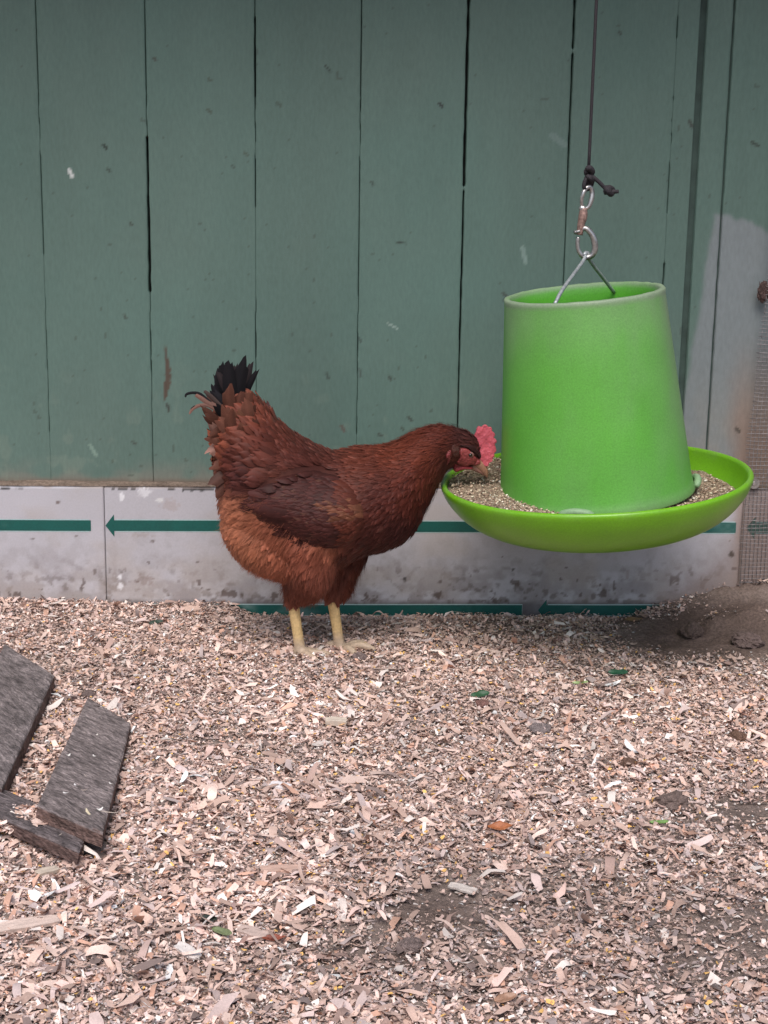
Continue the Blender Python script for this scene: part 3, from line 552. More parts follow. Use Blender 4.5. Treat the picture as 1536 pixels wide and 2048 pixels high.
# ------------------------------------------------------------------ wire mesh at the right
mp = thing('wire_mesh_panel', 'muddy galvanised wire mesh fixed over the wall at the right edge', 'wire mesh', (P(1500,960,-.02)[0], -.02, 0))
prt = []; X0, X1 = P(1484,1060,-.02)[0], P(1484,1060,-.02)[0]+.42; s_ = .0064; yb = -.0185
def lx(z): return X0+.012*float(sst(.25, .62, z))+.002*math.sin(z*40)
k = 0
zz0 = .03
while zz0 < 1.25:
    y = yb+.003*math.sin(zz0*9); xa = lx(zz0); sg = .0012*math.sin(zz0*77)
    if zz0 < .63 or k % 1 == 0: prt.append(tube([(xa, y, zz0+sg), (xa+.03, y-.001, zz0+sg*.2), (xa+.1, y+.001, zz0-sg), (X1, y, zz0)], .00048 if k % 2 else .0006, 5, 2))
    zz0 += s_; k += 1
x = X0+.004
while x < X1: prt.append(tube([(x+.012*float(sst(.25,.62,z)), yb+.0009+.003*math.sin(z*9), z) for z in (.03,.2,.35,.5,.65,1.25)], .0005, 5, 1)); x += s_
V, Fq = join(prt); o = link('mesh_wires', raw_mesh('mesh_wires', V, Fq, smooth=True), M['wire']); place(o, mp); o.location = -mp.location
def mudpatch(name, cx, cz, rx, rz, Y, seed, tone, parent, d=.004):
    n = 46; V = []; C = []
    for i in range(n+1):
        for j in range(n+1):
            a = (i/n*2-1); b = (j/n*2-1); rr = math.hypot(a, b)+(float(fbm(np.array(a*4.), np.array(b*4.), seed))-.5)*.5; h = max(0, 1-rr); V.append((cx+a*rx, Y-d*(min(1, h*2.5))*(.6+.8*float(fbm(np.array(a*6.), np.array(b*6.), seed+1)))+(.006 if h <= 0 else 0), cz+b*rz)); C.append(np.array(tone)*(.7+.6*float(fbm(np.array(a*9.), np.array(b*9.), seed+2))))
    Fq = [(i*(n+1)+j, (i+1)*(n+1)+j, (i+1)*(n+1)+j+1, i*(n+1)+j+1) for i in range(n) for j in range(n)]; Fq = [f for f in Fq if min(Y-V[a][1] for a in f) > -.005]
    return link(name, raw_mesh(name, V, Fq, np.array(C), True), M['soil'], parent)
q = P(1514, 560, -.02); o = mudpatch('rust_patch', q.x+.012, q.z-.018, .010, .018, -.0175, 71, (.085,.055,.05), None); place(o, mp); o.location = -mp.location
q = P(1508, 967, -.02); a = np.linspace(0, 2*math.pi, 28, endpoint=False)
Vl, Fl = lathe([(.0, .0022), (.0028, .0022), (.0036, .0012), (.0038, .0004), (.0085, .0004), (.0088, -.0006), (.0, -.0006)], 28)
Vl = np.stack([Vl[:, 0], -Vl[:, 2], Vl[:, 1]], 1)+np.array([q.x, -.0215, q.z]); o = link('screw_washer', raw_mesh('screw_washer', Vl, Fl), M['metal']); place(o, mp); o.location = -mp.location

# ------------------------------------------------------------------ feeder
FY = -.245
def tiltm(c, ang_y, ang_x): return Matrix.Translation(c) @ Matrix.Rotation(ang_y, 4, 'Y') @ Matrix.Rotation(ang_x, 4, 'X')
fc = P(1190, 957, FY)
fd = thing('poultry_feeder', 'bright green plastic hanging feeder with a cone tube and wide pan', 'feeder', fc)
RP = (P(1502,960,FY)-P(881,960,FY)).length/2*.985
def dustmix(me, base, k, dust):
    c = np.array([base])*(1-k[:, None])+np.array([dust])*k[:, None]; setcol(me, c)
# pan: outer bowl, rolled lip, inner bowl
pr = [(0, -.074), (RP*.45, -.0735), (RP*.62, -.0700), (RP*.76, -.060), (RP*.875, -.043), (RP*.955, -.022), (RP*.99, -.007), (RP, .0), (RP*.998, .0035), (RP*.988, .0055), (RP*.975, .0055), (RP*.962, .0025), (RP*.955, -.003), (RP*.93, -.018), (RP*.87, -.036), (RP*.75, -.052), (RP*.6, -.060), (0, -.062)]
pr = [tuple(q) for q in catmull([list(q) for q in pr], 3)]; V, Fq = lathe(pr, 160); me = raw_mesh('pan', V, Fq, smooth=True)
v = verts(me); k = .25*sst(.5, .75, fbm(v[:, 0]*30, v[:, 1]*30, 3))*sst(-.01, .006, v[:, 2]); k += .10*fbm(v[:, 0]*20, v[:, 2]*40, 5); ang = np.arctan2(v[:, 1], v[:, 0]); k += .3*np.exp(-((ang+.45)/.4)**2)*sst(-.01,-.05,v[:,2])*(v[:,0] > 0)
dustmix(me, (.15,.40,.008), np.clip(k, 0, 1), (.2,.29,.12)); pan = link('pan', me, M['pan'])
PT = tiltm(fc, rad(-4.5), rad(1.9)); 
def attach(o, T): o.parent = fd; o.matrix_local = Matrix.Translation(-fc) @ T
attach(pan, PT)
# tube
tc = P(1192, 985, FY); RB, RT, HT = .1362, .1102, .285
HT = (P(1164,587,FY)-tc).length
prt_ = [(RB+.003, 0), (RB+.0035, .003), (RB+.001, .010)]+[(RB+(RT-RB)*t, .010+(HT-.010)*t) for t in np.linspace(.03, .97, 14)]+[(RT+.0006, HT-.004), (RT+.001, HT), (RT-.0005, HT+.0022), (RT-.006, HT+.0024), (RT-.0078, HT), (RT-.0085, HT-.006)]+[(RB-.012+(RT-RB)*t, .010+(HT-.010)*t) for t in np.linspace(.95, 0, 12)]+[(RB-.012, 0), (RB+.003, 0)]
V, Fq = lathe(prt_, 160); V[:, 2] += 0; rr = np.hypot(V[:, 0], V[:, 1]); at_ = np.arctan2(V[:, 1], V[:, 0])
V[:, 2] += np.where(V[:, 2] > HT-.006, (fbm(at_*9, at_*0, 14)-.5)*.0016, 0)
me = raw_mesh('tube', V, Fq, smooth=True); v = verts(me); ang = np.arctan2(v[:, 1], v[:, 0]); r_ = np.hypot(v[:, 0], v[:, 1])
outer = r_ > (RB+(RT-RB)*np.clip(v[:, 2]/HT, 0, 1))-.002
k = .12+.25*fbm(ang*6, v[:, 2]*22, 6)*fbm(ang*2.5+3, v[:, 2]*8, 7)*1.6
k += .45*np.exp(-((ang+.35)/.42)**2)*sst(.02, .12, v[:, 2])*(.6+.8*fbm(ang*5, v[:, 2]*16, 8)); k += .28*np.exp(-((ang+2.9)/.35)**2)*sst(.1, .3, v[:, 2])
k += .28*sst(HT-.10, HT, v[:, 2])*outer; k += .8*sst(HT-.006, HT-.001, v[:, 2])*(.75+.3*fbm(ang*14, v[:, 2]*0, 9)); k += .35*sst(.022, .0, v[:, 2])*outer
k = np.where(outer | (v[:, 2] > HT-.007), k, .05)
dustmix(me, (.082,.37,.017), np.clip(k*.8, 0, .93), (.24,.30,.21)); tb = link('tube', me, M['tube'])
TT = tiltm(tc, rad(-6.3), rad(1.6)); attach(tb, TT)
# retaining tabs between tube and pan
for (px, py, aa) in ((1098,1012,-1.95), (1384,975,-.12)):
    L = []
    for t in np.linspace(-1, 1, 9): L.append(((RB+.005+.003*(1-t*t))*math.cos(aa+t*.17), (RB+.005+.003*(1-t*t))*math.sin(aa+t*.17), .004+.0065*(1-t*t)))
    V, Fq = tube(L, [.0035]+[.0052]*7+[.0035], 8, 3); me = raw_mesh('retaining_tab', V, Fq, smooth=True); dustmix(me, (.1,.34,.04), np.full(len(me.vertices), .75), (.28,.38,.26)); attach(link('retaining_tab', me, M['tube']), TT)
# inner floor of feed inside the tube (dark shadowed level)
# bail wire
hk = P(1173, 512, FY); Bf = TT @ Vector((RT*math.cos(-2.13)*.95, RT*math.sin(-2.13)*.95, HT+.001)); Bb = TT @ Vector((RT*math.cos(.95)*.9, RT*math.sin(.95)*.9, HT-.012))
top_f = P(1119, 598, FY-.1)
pts = [Bf, Bf+(hk-Bf)*.25+Vector((0,0,.004)), Bf+(hk-Bf)*.9, hk+Vector((-.003,-.002,.003)), hk+Vector((.002,.002,.0035)), hk+(Bb-hk)*.12, hk+(Bb-hk)*.6, Bb]
V, Fq = tube([tuple(p) for p in pts], .0026, 10, 6); o = link('bail_wire', raw_mesh('bail_wire', V, Fq, smooth=True), M['bail']); attach(o, Matrix.Identity(4))
# feed in the pan
PI_ = PT
n = 150; xs_ = np.linspace(-RP*.965, RP*.965, n); X, Y = np.meshgrid(xs_, xs_); R_ = np.hypot(X, Y)
def fh(X, Y):
    return -.020-.006*sst(.0, .15, X)+.015*sst(-.05, -.16, X)+.012*sst(-.05, .08, Y)*sst(.0, -.12, X)+(fbm(X*22+9, Y*22+9, 31)-.5)*.010-.018*sst(.1, -.2, Y)*0
lim = np.interp(-np.clip(fh(X, Y), -.06, .0), [.003,.018,.036,.052], [RP*.955,RP*.93,RP*.87,RP*.75])
Rc = np.minimum(R_, lim); sc_ = np.where(R_ > 1e-6, Rc/np.maximum(R_, 1e-6), 1); Xf, Yf = X*sc_, Y*sc_; Zf = fh(Xf, Yf); Zf = np.minimum(Zf, -.002)
I = np.arange(n*n).reshape(n, n); Fq = np.stack([I[:-1, :-1], I[:-1, 1:], I[1:, 1:], I[1:, :-1]], 2).reshape(-1, 4)
keep = (R_.ravel()[Fq].min(1) < RP*.96); Fq = Fq[keep]
Vb_ = np.stack([Xf.ravel(), Yf.ravel(), Zf.ravel()], 1); cb = np.array([.30,.235,.17])[None]*(.6+.8*fbm(Vb_[:, 0]*90, Vb_[:, 1]*90, 35))[:, None]
fs = thing('chicken_feed', 'crumbly tan feed with pale flakes filling the green pan', 'feed', fc)
o = link('feed_mash', raw_mesh('feed_mash', Vb_, Fq, cb, True), M['feed'], fs, kind='stuff'); o.matrix_local = Matrix.Translation(-fc) @ PT
r = np.random.default_rng(21); N = 15000; a = r.uniform(0, 2*math.pi, N); q = RP*.94*np.sqrt(r.random(N)); x, y = q*np.cos(a), q*np.sin(a); z = fh(x, y)
lim = np.interp(-z, [.003,.018,.036,.052], [RP*.955,RP*.93,RP*.87,RP*.75])-.003; m = q < lim; x, y, z = x[m], y[m], z[m]; N = len(x)
L = .0014+.0062*r.random(N)**3; Wd = L*r.uniform(.45, .9, N); a = r.uniform(0, 6.28, N); d = np.stack([np.cos(a), np.sin(a), r.normal(0,.35,N)], 1); s = np.stack([-np.sin(a), np.cos(a), r.normal(0,.35,N)], 1); nn = np.cross(d, s)
C0 = np.stack([x, y, z+r.uniform(.0002, .0028, N)], 1); V = np.empty((N, 6, 3))
for k, (i, j, h) in enumerate([(1,0,0),(0,1,0),(-1,0,0),(0,-1,0),(0,0,.3),(0,0,-.3)]): V[:, k] = C0+d*(i*L/2)[:, None]+s*(j*Wd/2)[:, None]+nn*(h*Wd)[:, None]
F0 = np.array([[0,1,4],[1,2,4],[2,3,4],[3,0,4],[1,0,5],[2,1,5],[3,2,5],[0,3,5]]); Fq = (F0[None]+6*np.arange(N)[:, None, None]).reshape(-1, 3)
FP = np.array([(.72,.66,.5),(.5,.38,.28),(.36,.25,.18),(.22,.15,.11),(.62,.5,.36),(.8,.76,.66)]); ci = r.choice(6, N, p=[.1,.26,.28,.15,.16,.05]); c = np.repeat((FP[ci]*r.uniform(.8, 1.15, N)[:, None])[:, None], 6, 1).reshape(-1, 3)
o = link('feed_flakes', raw_mesh('feed_flakes', V.reshape(-1, 3), Fq, c), M['grain'], fs, kind='stuff'); o.matrix_local = Matrix.Translation(-fc) @ PT

# ------------------------------------------------------------------ rope and snap hook
rt = P(1177, 345, FY); rope = thing('rope', 'thin black rope with a knot holding up the green feeder', 'rope', rt)
def rp(name, pts, r, sub=5, mt='rope', par=None, n=10):
    V, Fq = tube([tuple(Vector(p)-Vector((par or rope).location)) for p in pts], r, n, sub); return link(name, raw_mesh(name, V, Fq, smooth=True), M[mt], par or rope)
top = P(1193, 0, FY); dr = (top-rt).normalized(); rend = rt+dr*((1.24-rt.z)/dr.z)
st = [rt+(rend-rt)*t for t in np.linspace(0, 1, 12)]; rp('rope_strand', st, .0022, 2)
W1 = lambda px, py, dy=0: P(px, py, FY+dy)
rp('knot', [W1(1173,340,-.004), W1(1178,336,-.005), W1(1184,342,-.002), W1(1181,349,.003), W1(1174,347,.002), W1(1172,341,-.003)], [.003,.0042,.0042,.0042,.0042,.003])
rp('knot', [W1(1174,352,-.003), W1(1180,356,-.005), W1(1184,362,0), W1(1177,366,.004), W1(1173,359,0), W1(1176,350,-.002)], [.003,.0038,.004,.004,.0038,.003])
rp('rope_loop', [W1(1177,352,0), W1(1170,362,-.004), W1(1168,374,-.004), W1(1173,379,0), W1(1180,375,.003), W1(1184,366,.003), W1(1180,354,0)], .0028)
rp('rope_tail', [W1(1180,350,0), W1(1190,357,-.002), W1(1201,367,-.003), W1(1210,376,-.003), W1(1222,383,-.003), W1(1237,383,-.003)], [.0028,.0028,.0028,.0026,.0028,.0026])
rp('knot', [W1(1210,373,-.005), W1(1216,382,-.008), W1(1222,388,-.003), W1(1225,380,.002), W1(1217,376,-.001), W1(1212,384,-.004), W1(1222,377,-.006)], [.003,.0042,.0042,.0042,.0042,.0042,.003])
sh = thing('snap_hook', 'worn double ended metal snap hook between the rope and the feeder', 'hook', W1(1168,440))
rp('upper_loop', [W1(1166,417), W1(1163,404,-.002), W1(1166,388,-.003), W1(1172,377,-.001), W1(1180,374,.001), W1(1184,384,.002), W1(1183,398,.001), W1(1178,412), W1(1172,418)], [.0024,.0026,.003,.0032,.0034,.0036,.0036,.003,.0026], par=sh, mt='metal')
rp('collar', [W1(1160,413), W1(1166,418), W1(1172,416)], [.0035,.005,.0035], par=sh, mt='metal', sub=3)
rp('shank', [W1(1167,416), W1(1166,432), W1(1162,450), W1(1159,470)], [.005,.0062,.0052,.0045], par=sh, mt='rust')
rp('thumb_latch', [W1(1160,462,-.004), W1(1152,464,-.005), W1(1149,465,-.006)], [.002,.0022,.003], par=sh, mt='metal')
rp('lower_loop', [W1(1160,464), W1(1168,457,-.001), W1(1176,460,-.002), W1(1186,474,-.002), W1(1190,492,-.001), W1(1187,507), W1(1178,514,.001), W1(1167,514,.001), W1(1158,503), W1(1155,488), W1(1156,474)], [.003,.0036,.004,.0044,.0046,.0042,.004,.0036,.003,.003,.003], par=sh, mt='metal', n=12)

# ------------------------------------------------------------------ hen
def H(px, py, dy=0.0): p = P(px, py, HENY); return np.array([p.x, HENY+dy, p.z])
def ring(T, B, w, dy=0, n=40, sq=2.0, bulge=0.0):
    t, b = H(*T), H(*B); c = (t+b)/2; h = (t-b)/2; a = np.linspace(0, 2*math.pi, n, endpoint=False); ca, sa = np.cos(a), np.sin(a)
    e = 2/sq; cx = np.sign(ca)*np.abs(ca)**e; sx = np.sign(sa)*np.abs(sa)**e
    return c+cx[:, None]*h+np.stack([0*a, sx*w+dy, 0*a], 1)
st = [((497,786),(438,812),.012),((513,800),(430,825),.026),((538,824),(424,850),.044),((570,852),(424,886),.060),((606,878),(432,930),.074),((632,890),(441,978),.082),((652,898),(447,1040),.086),((672,904),(482,1108),.088),((692,899),(560,1138),.092),((718,893),(650,1140),.094),((748,890),(722,1112),.092),((776,887),(772,1101),.085),((802,875),(815,1078),.074),((826,860),(842,1038),.060),((850,851),(862,1000),.047),((878,848),(879,962),.036),((905,851),(896,940),.027),((930,858),(914,936),.0215),((948,867),(932,938),.0175),((960,882),(946,936),.012)]
S = []
for T, B, w in st:
    T, B = np.array(T, float), np.array(B, float); u_ = (B-T)/np.linalg.norm(B-T); ins = 5.5 if T[0] < 860 else 3; S.append([*(T+u_*ins*(.6 if T[0] < 560 else 1)), *(B-u_*ins*1.25), w*.95])
S = catmull(S, 3); body = loft([ring((q[0], q[1]), (q[2], q[3]), q[4]) for q in S])
def limb(pts, n=24):
    """pts (px,py,rx_px,dy,ry)"""
    rings = []; pp = catmull(pts, 4)
    for i, q in enumerate(pp):
        t = pp[min(i+1, len(pp)-1)][:2]-pp[max(i-1, 0)][:2]; t = t/np.linalg.norm(t); nx, ny = -t[1], t[0]
        T = (q[0]+nx*q[2], q[1]+ny*q[2]); B = (q[0]-nx*q[2], q[1]-ny*q[2]); rings.append(ring(T, B, q[4], q[3], n))
    return loft(rings)
DN, DF = -.020, .006                     # near leg / far leg offset in depth
thn = limb([(600,1010,64,-.045,.03),(618,1060,60,-.050,.036),(622,1095,50,-.046,.035),(620,1130,44,-.040,.032),(613,1156,37,-.034,.026),(602,1176,28,-.026,.018),(593,1192,16,-.022,.011)])
thf = limb([(684,1040,60,.026,.034),(696,1090,48,.036,.034),(694,1125,36,.030,.032),(684,1158,26,.022,.025),(680,1180,23,.014,.017),(670,1200,13,.008,.010)])
fluff = limb([(500,1010,50,0,.05),(512,1050,60,0,.070),(542,1086,57,0,.072),(585,1112,44,0,.062),(630,1120,34,0,.05)])
def shank(px0, py0, px1, py1, dy):
    a = H(px0, py0, dy); b = G(px1, py1, .006); yb = HENY+dy; b = P(px1, py1, yb-.0); b = np.array([b.x, yb, b.z])
    a = P(px0, py0, yb); a = np.array([a.x, yb, a.z]); return a, b
def legset(px0, py0, px1, py1, dy, toes, sink=.007):
    a, b = shank(px0, py0, px1, py1, dy); pr = []
    V1 = tube([a+(a-b)*.25, a, a+(b-a)*.3, a+(b-a)*.7, b], [.0098,.0092,.0083,.0079,.0088], 14, 4); pr.append(V1)
    for ang, L, lift in toes:
        d = np.array([math.cos(ang), math.sin(ang), 0]); g0 = b+np.array([0,0,-.001]); zt_ = float(gz(b[0], b[1]))+sink
        p = [g0, g0+d*L*.25+[0,0,.002], g0+d*L*.5, g0+d*L*.78, g0+d*L]; p = [np.array(k_) for k_ in p]
        hz = [b[2], b[2]+.0005, zt_+.005+lift, zt_+.004+lift, zt_+.001+lift]
        for k_, z_ in zip(p, hz): k_[2] = z_
        pr.append(tube(p, [.0080,.0074,.0062,.0054,.0026], 12, 4))
    return pr
legs = legset(584,1190,601,1306,DN, [(-.25,.052,.002),(.35,.045,.0),(-.95,.045,.001),(2.9,.024,0)], -.004)+legset(664,1190,680,1298,DF, [(-.35,.055,.004),(.35,.046,.001),(-1.1,.05,.003),(2.75,.024,0)], .0005)
V, Fq = join([body, thn, thf, fluff]+legs)
bme = remesh(V, Fq, .0022, 5, 'hen')
v = verts(bme).astype(float)
bx_, by_ = proj(v)
# colour field sampled in side-view coordinates
CP = [(930,870,(.075,.024,.018)),(880,870,(.13,.030,.014)),(850,900,(.17,.040,.016)),(900,920,(.11,.03,.018)),(860,960,(.13,.030,.014)),(800,900,(.16,.038,.014)),(820,980,(.12,.028,.013)),(770,1000,(.10,.026,.014)),(800,1060,(.07,.02,.013)),(740,1080,(.085,.024,.014)),(720,930,(.15,.04,.018)),
      (680,940,(.11,.034,.020)),(620,930,(.10,.030,.018)),(560,900,(.12,.034,.018)),(500,850,(.16,.046,.022)),(440,900,(.24,.075,.032)),(430,960,(.17,.055,.028)),(500,960,(.085,.026,.018)),(480,920,(.13,.036,.02)),(460,1040,(.34,.135,.062)),(500,1100,(.30,.12,.055)),(450,1020,(.38,.16,.08)),(560,1080,(.24,.085,.04)),(620,1110,(.21,.07,.035)),(540,1150,(.27,.10,.048)),(600,1180,(.17,.055,.028)),(700,1100,(.10,.03,.016)),(700,1170,(.15,.045,.022)),(660,1080,(.26,.10,.05)),(650,1150,(.22,.08,.045)),(470,790,(.2,.075,.042)),(600,1050,(.2,.065,.032))]
CPx = np.array([(a, b) for a, b, _ in CP], float); CPc = np.array([c_ for *_, c_ in CP]); CPc = (CPc+.004*np.array([1,.6,1.1]))*np.where(CPc[:, :1] > .19, .92, .60)*np.array([1.04,.92,1.0])
def colfield(x, y):
    d = ((np.asarray(x)[..., None]-CPx[:, 0])**2+(np.asarray(y)[..., None]-CPx[:, 1])**2+60)**-1.7; return (d[..., None]*CPc).sum(-2)/d.sum(-1)[..., None]
bc = colfield(bx_, by_)*.75
zleg = v[:, 2] < H(620,1203)[2]
lc = np.array([.66,.47,.22])[None]*(.8+.4*fbm(v[:, 0]*120, v[:, 2]*260, 3))[:, None]; dusty = sst(.035, .008, v[:, 2])[:, None]; lc = lc*(1-dusty*.8)+np.array([.42,.33,.27])*dusty*.8
bc = np.where(zleg[:, None], lc, bc); setcol(bme, bc)
hl = H(640, 1300); hen = link('hen', bme, [M['feather'], M['leg']], label='red brown hen with black tail tips pecking at the green feeder', category='hen')
mi = np.zeros(len(bme.polygons), np.int32); pc = np.empty(len(bme.polygons)*3, np.float32); bme.polygons.foreach_get('center', pc); pc = pc.reshape(-1, 3)
mi[pc[:, 2] < H(620,1203)[2]] = 1; bme.polygons.foreach_set('material_index', mi)
dg = bpy.context.evaluated_depsgraph_get()
bvh = BVHTree.FromObject(hen, dg)
# flow of the plumage (pixel directions, y down)
FL = [(950,880,-1,-.25),(915,870,-1,-.05),(880,880,-1,.25),(850,900,-.95,.45),(880,940,-.75,.8),(860,980,-.6,.9),(800,900,-1,.35),(820,1000,-.75,.7),(780,1060,-.85,.5),(740,1090,-.9,.4),(740,940,-1,.3),(690,910,-1,.05),(640,900,-1,-.3),(600,880,-.9,-.55),(560,860,-.8,-.75),(520,820,-.6,-.9),(470,800,-.4,-1),(450,860,-.8,-.7),(430,900,-1,-.2),(440,950,-.95,.3),(520,900,-.95,-.35),(560,950,-1,-.05),(480,1000,-1,.2),
      (450,1040,-.9,.5),(480,1100,-.6,.8),(540,1130,-.5,.9),(600,1080,-.5,.8),(610,1150,-.2,1),(690,1120,-.15,1),(690,1170,-.15,1),(650,1060,-.7,.7),(650,1000,-1,.3)]
FLx = np.array(FL, float)
def flow(x, y):
    d = ((x-FLx[:, 0])**2+(y-FLx[:, 1])**2+80)**-1.5; f = (d[:, None]*FLx[:, 2:]).sum(0); f /= np.linalg.norm(f)+1e-9; return Vector((f[0], 0, -f[1]))
FACE = [(893,885),(905,882),(918,892),(928,888),(938,893),(950,898),(962,915),(968,925),(955,935),(940,940),(925,946),(908,942),(890,930),(886,905)]
FT, FW = [], []
FW_PROF = {'round': (.45,.85,1.0,.95,.62,.12), 'hackle': (.5,.8,.9,.75,.5,.05), 'blade': (.35,.8,1,1,.95,.55), 'fluff': (.6,1,1.05,.9,.7,.3)}
class FB:
    def __init__(s): s.V, s.F, s.C = [], [], []
    def add(s, rows, wv, prof, W, col, arch=.12, tipc=1.0, jag=.0, rach=1.12):
        o = len(s.V); n = len(rows)
        for i, (p, wd) in enumerate(zip(rows, wv)):
            t = i/(n-1); wk = W*prof[i]*.5; nn = wd[1]; sd_ = wd[0]
            for j, q in enumerate((-1, -.5, 0, .5, 1)):
                jj = random.uniform(-jag, jag)*W*t; dirv = (rows[min(i+1, n-1)]-rows[max(i-1, 0)]).normalized()
                back = -abs(q)**2*W*.18*(1 if i == n-1 else .3)
                s.V.append(tuple(p+sd_*(q*wk)+nn*((1-q*q)*arch*W)+dirv*(back+jj))); k = (rach if j == 2 else 1)*(1-(tipc-1)*.5+(tipc-1)*1.5*t*t)*random.uniform(.93, 1.07); s.C.append((col[0]*k, col[1]*k, col[2]*k))
        s.F += [(o+i*5+j, o+i*5+j+1, o+(i+1)*5+j+1, o+(i+1)*5+j) for i in range(n-1) for j in range(4)]
    def link(s, name, parent, label=None, mt='feather'):
        o = link(name, raw_mesh(name, s.V, s.F, np.array(s.C), True), M[mt], parent)
        if label: o['label'] = label
        return o
def surf_feather(fb, p, nrm, d, L, W, prof, col, lift0, lift1, tipc=1., tree=None, arch=.1, jag=.04):
    tree = tree or bvh; n = 6; rows = []; fr = []; d = (d-nrm*d.dot(nrm)).normalized(); q = p; nq = nrm
    for i in range(n):
        t = i/(n-1)
        if i: 
            hit = tree.find_nearest(q+d*(L/(n-1)))
            if hit[0] is None: break
            pn, nn = hit[0], hit[1]
            q2 = q+d*(L/(n-1)); 
            if (pn-q2).length > .006: nn = nq; pn = q2
            q, nq = pn, (nq*.4+nn*.6).normalized(); d = (d-nq*d.dot(nq)).normalized()
        rows.append(q+nq*(lift0+(lift1-lift0)*t)); fr.append((nq.cross(d).normalized(), nq))
    if len(rows) == n: fb.add(rows, fr, FW_PROF[prof], W, col, arch, tipc, jag)
WO = [(722,985),(705,955),(670,935),(625,930),(580,940),(545,955),(518,975),(500,995),(505,1004),(530,1012),(560,1028),(590,1050),(620,1064),(660,1068),(698,1064),(718,1040),(727,1012)]
# sample body surface
pa = np.array([p.area for p in bme.polygons]); pn_ = np.empty(len(bme.polygons)*3, np.float32); bme.polygons.foreach_get('normal', pn_); pn_ = pn_.reshape(-1, 3)
NF = 13500; idx = RNG.choice(len(pa), NF, p=pa/pa.sum()); plumage = FB(); ZL = H(620,1189)[2]
cx_, cy_ = proj(pc.astype(float)); order = idx
for ii in order:
    p = Vector(pc[ii].tolist()); nn = Vector(pn_[ii].tolist()); x, y = cx_[ii], cy_[ii]
    if p.z < ZL: continue
    if abs(nn.y) > .25 and inpoly(np.array(x), np.array(y), FACE): continue
    if x > 948 and y > 905: continue
    if abs(nn.y) > .3 and x < 700 and inpoly(np.array(x+(8 if x < 600 else 0)), np.array(y), WO): continue
    if abs(nn.y) > .3 and inpoly(np.array(x-22), np.array(y), WO) and x < 700: continue
    d = flow(x, y); d.y = random.uniform(-.12, .12); d = (Euler((0, random.gauss(0, .16), 0)).to_matrix() @ d)
    col = colfield(x, y)*random.uniform(.72, 1.32)
    if random.random() < .02: col = col*1.45+np.array([.02,.012,.009])
    if y < 910-.55*(860-x) and x > 740 or x > 850: L, W, pf, l1, tc_ = random.uniform(.013,.02)*(.62 if x > 905 else 1), random.uniform(.004,.006)*(.8 if x > 905 else 1), 'hackle', .0014, 1.4
    elif x > 740: L, W, pf, l1, tc_ = random.uniform(.014,.02), random.uniform(.008,.012), 'hackle' if random.random() < .6 else 'round', .0019, 1.3
    elif y > 1130 and x < 760: L, W, pf, l1, tc_ = random.uniform(.014,.022), random.uniform(.007,.011), 'fluff', .0026, 1.1
    elif y > 990 and x < 640: L, W, pf, l1, tc_ = random.uniform(.016,.026), random.uniform(.009,.014), 'fluff', .0036, 1.12
    elif x < 560 and y < 990: L, W, pf, l1, tc_ = random.uniform(.020,.034), random.uniform(.011,.018), 'round', .0044, 1.35
    else: L, W, pf, l1, tc_ = random.uniform(.018,.026), random.uniform(.009,.013), 'round', .0022, 1.28
    surf_feather(plumage, p-nn*.0005, nn, d, L, W, pf, col, .0004, l1*random.choice((.5,.7,.9,1,1.2,1.6,2.3)), tc_)
# fluff wisps around belly and rear
for ii in RNG.choice(len(pa), 60000, p=pa/pa.sum()):
    x, y = cx_[ii], cy_[ii]
    if pc[ii][2] < ZL-.002 or x > 925: continue
    soft = y > 985 and x < 650 or y > 1120
    if not soft and (random.random() < .45 or inpoly(np.array(x), np.array(y), WO)): continue
    p = Vector(pc[ii].tolist()); nn = Vector(pn_[ii].tolist()); d = flow(x, y); d.y = random.uniform(-.4, .4); d = (d-nn*d.dot(nn)).normalized()
    L = random.uniform(.009, .019); o = len(plumage.V); s_v = nn.cross(d).normalized()*.0003; c_ = colfield(x, y)*random.uniform(.9, 1.5); wig = Vector((random.gauss(0,.15), random.gauss(0,.15), random.gauss(0,.15)))*(1 if soft else .5)
    a_ = p+nn*random.uniform(.001,.005); b_ = a_+(d*.75+nn*(.40 if soft else .1)+wig)*L*.5; e_ = b_+(d*.9+nn*(.15 if soft else .03)+wig*1.5)*L*.5
    plumage.V += [tuple(a_-s_v), tuple(a_+s_v), tuple(b_-s_v*.7), tuple(b_+s_v*.7), tuple(e_)]; plumage.F += [(o, o+1, o+3, o+2), (o+2, o+3, o+4)]; plumage.C += [tuple(c_)]*5
plumage.link('plumage', hen)
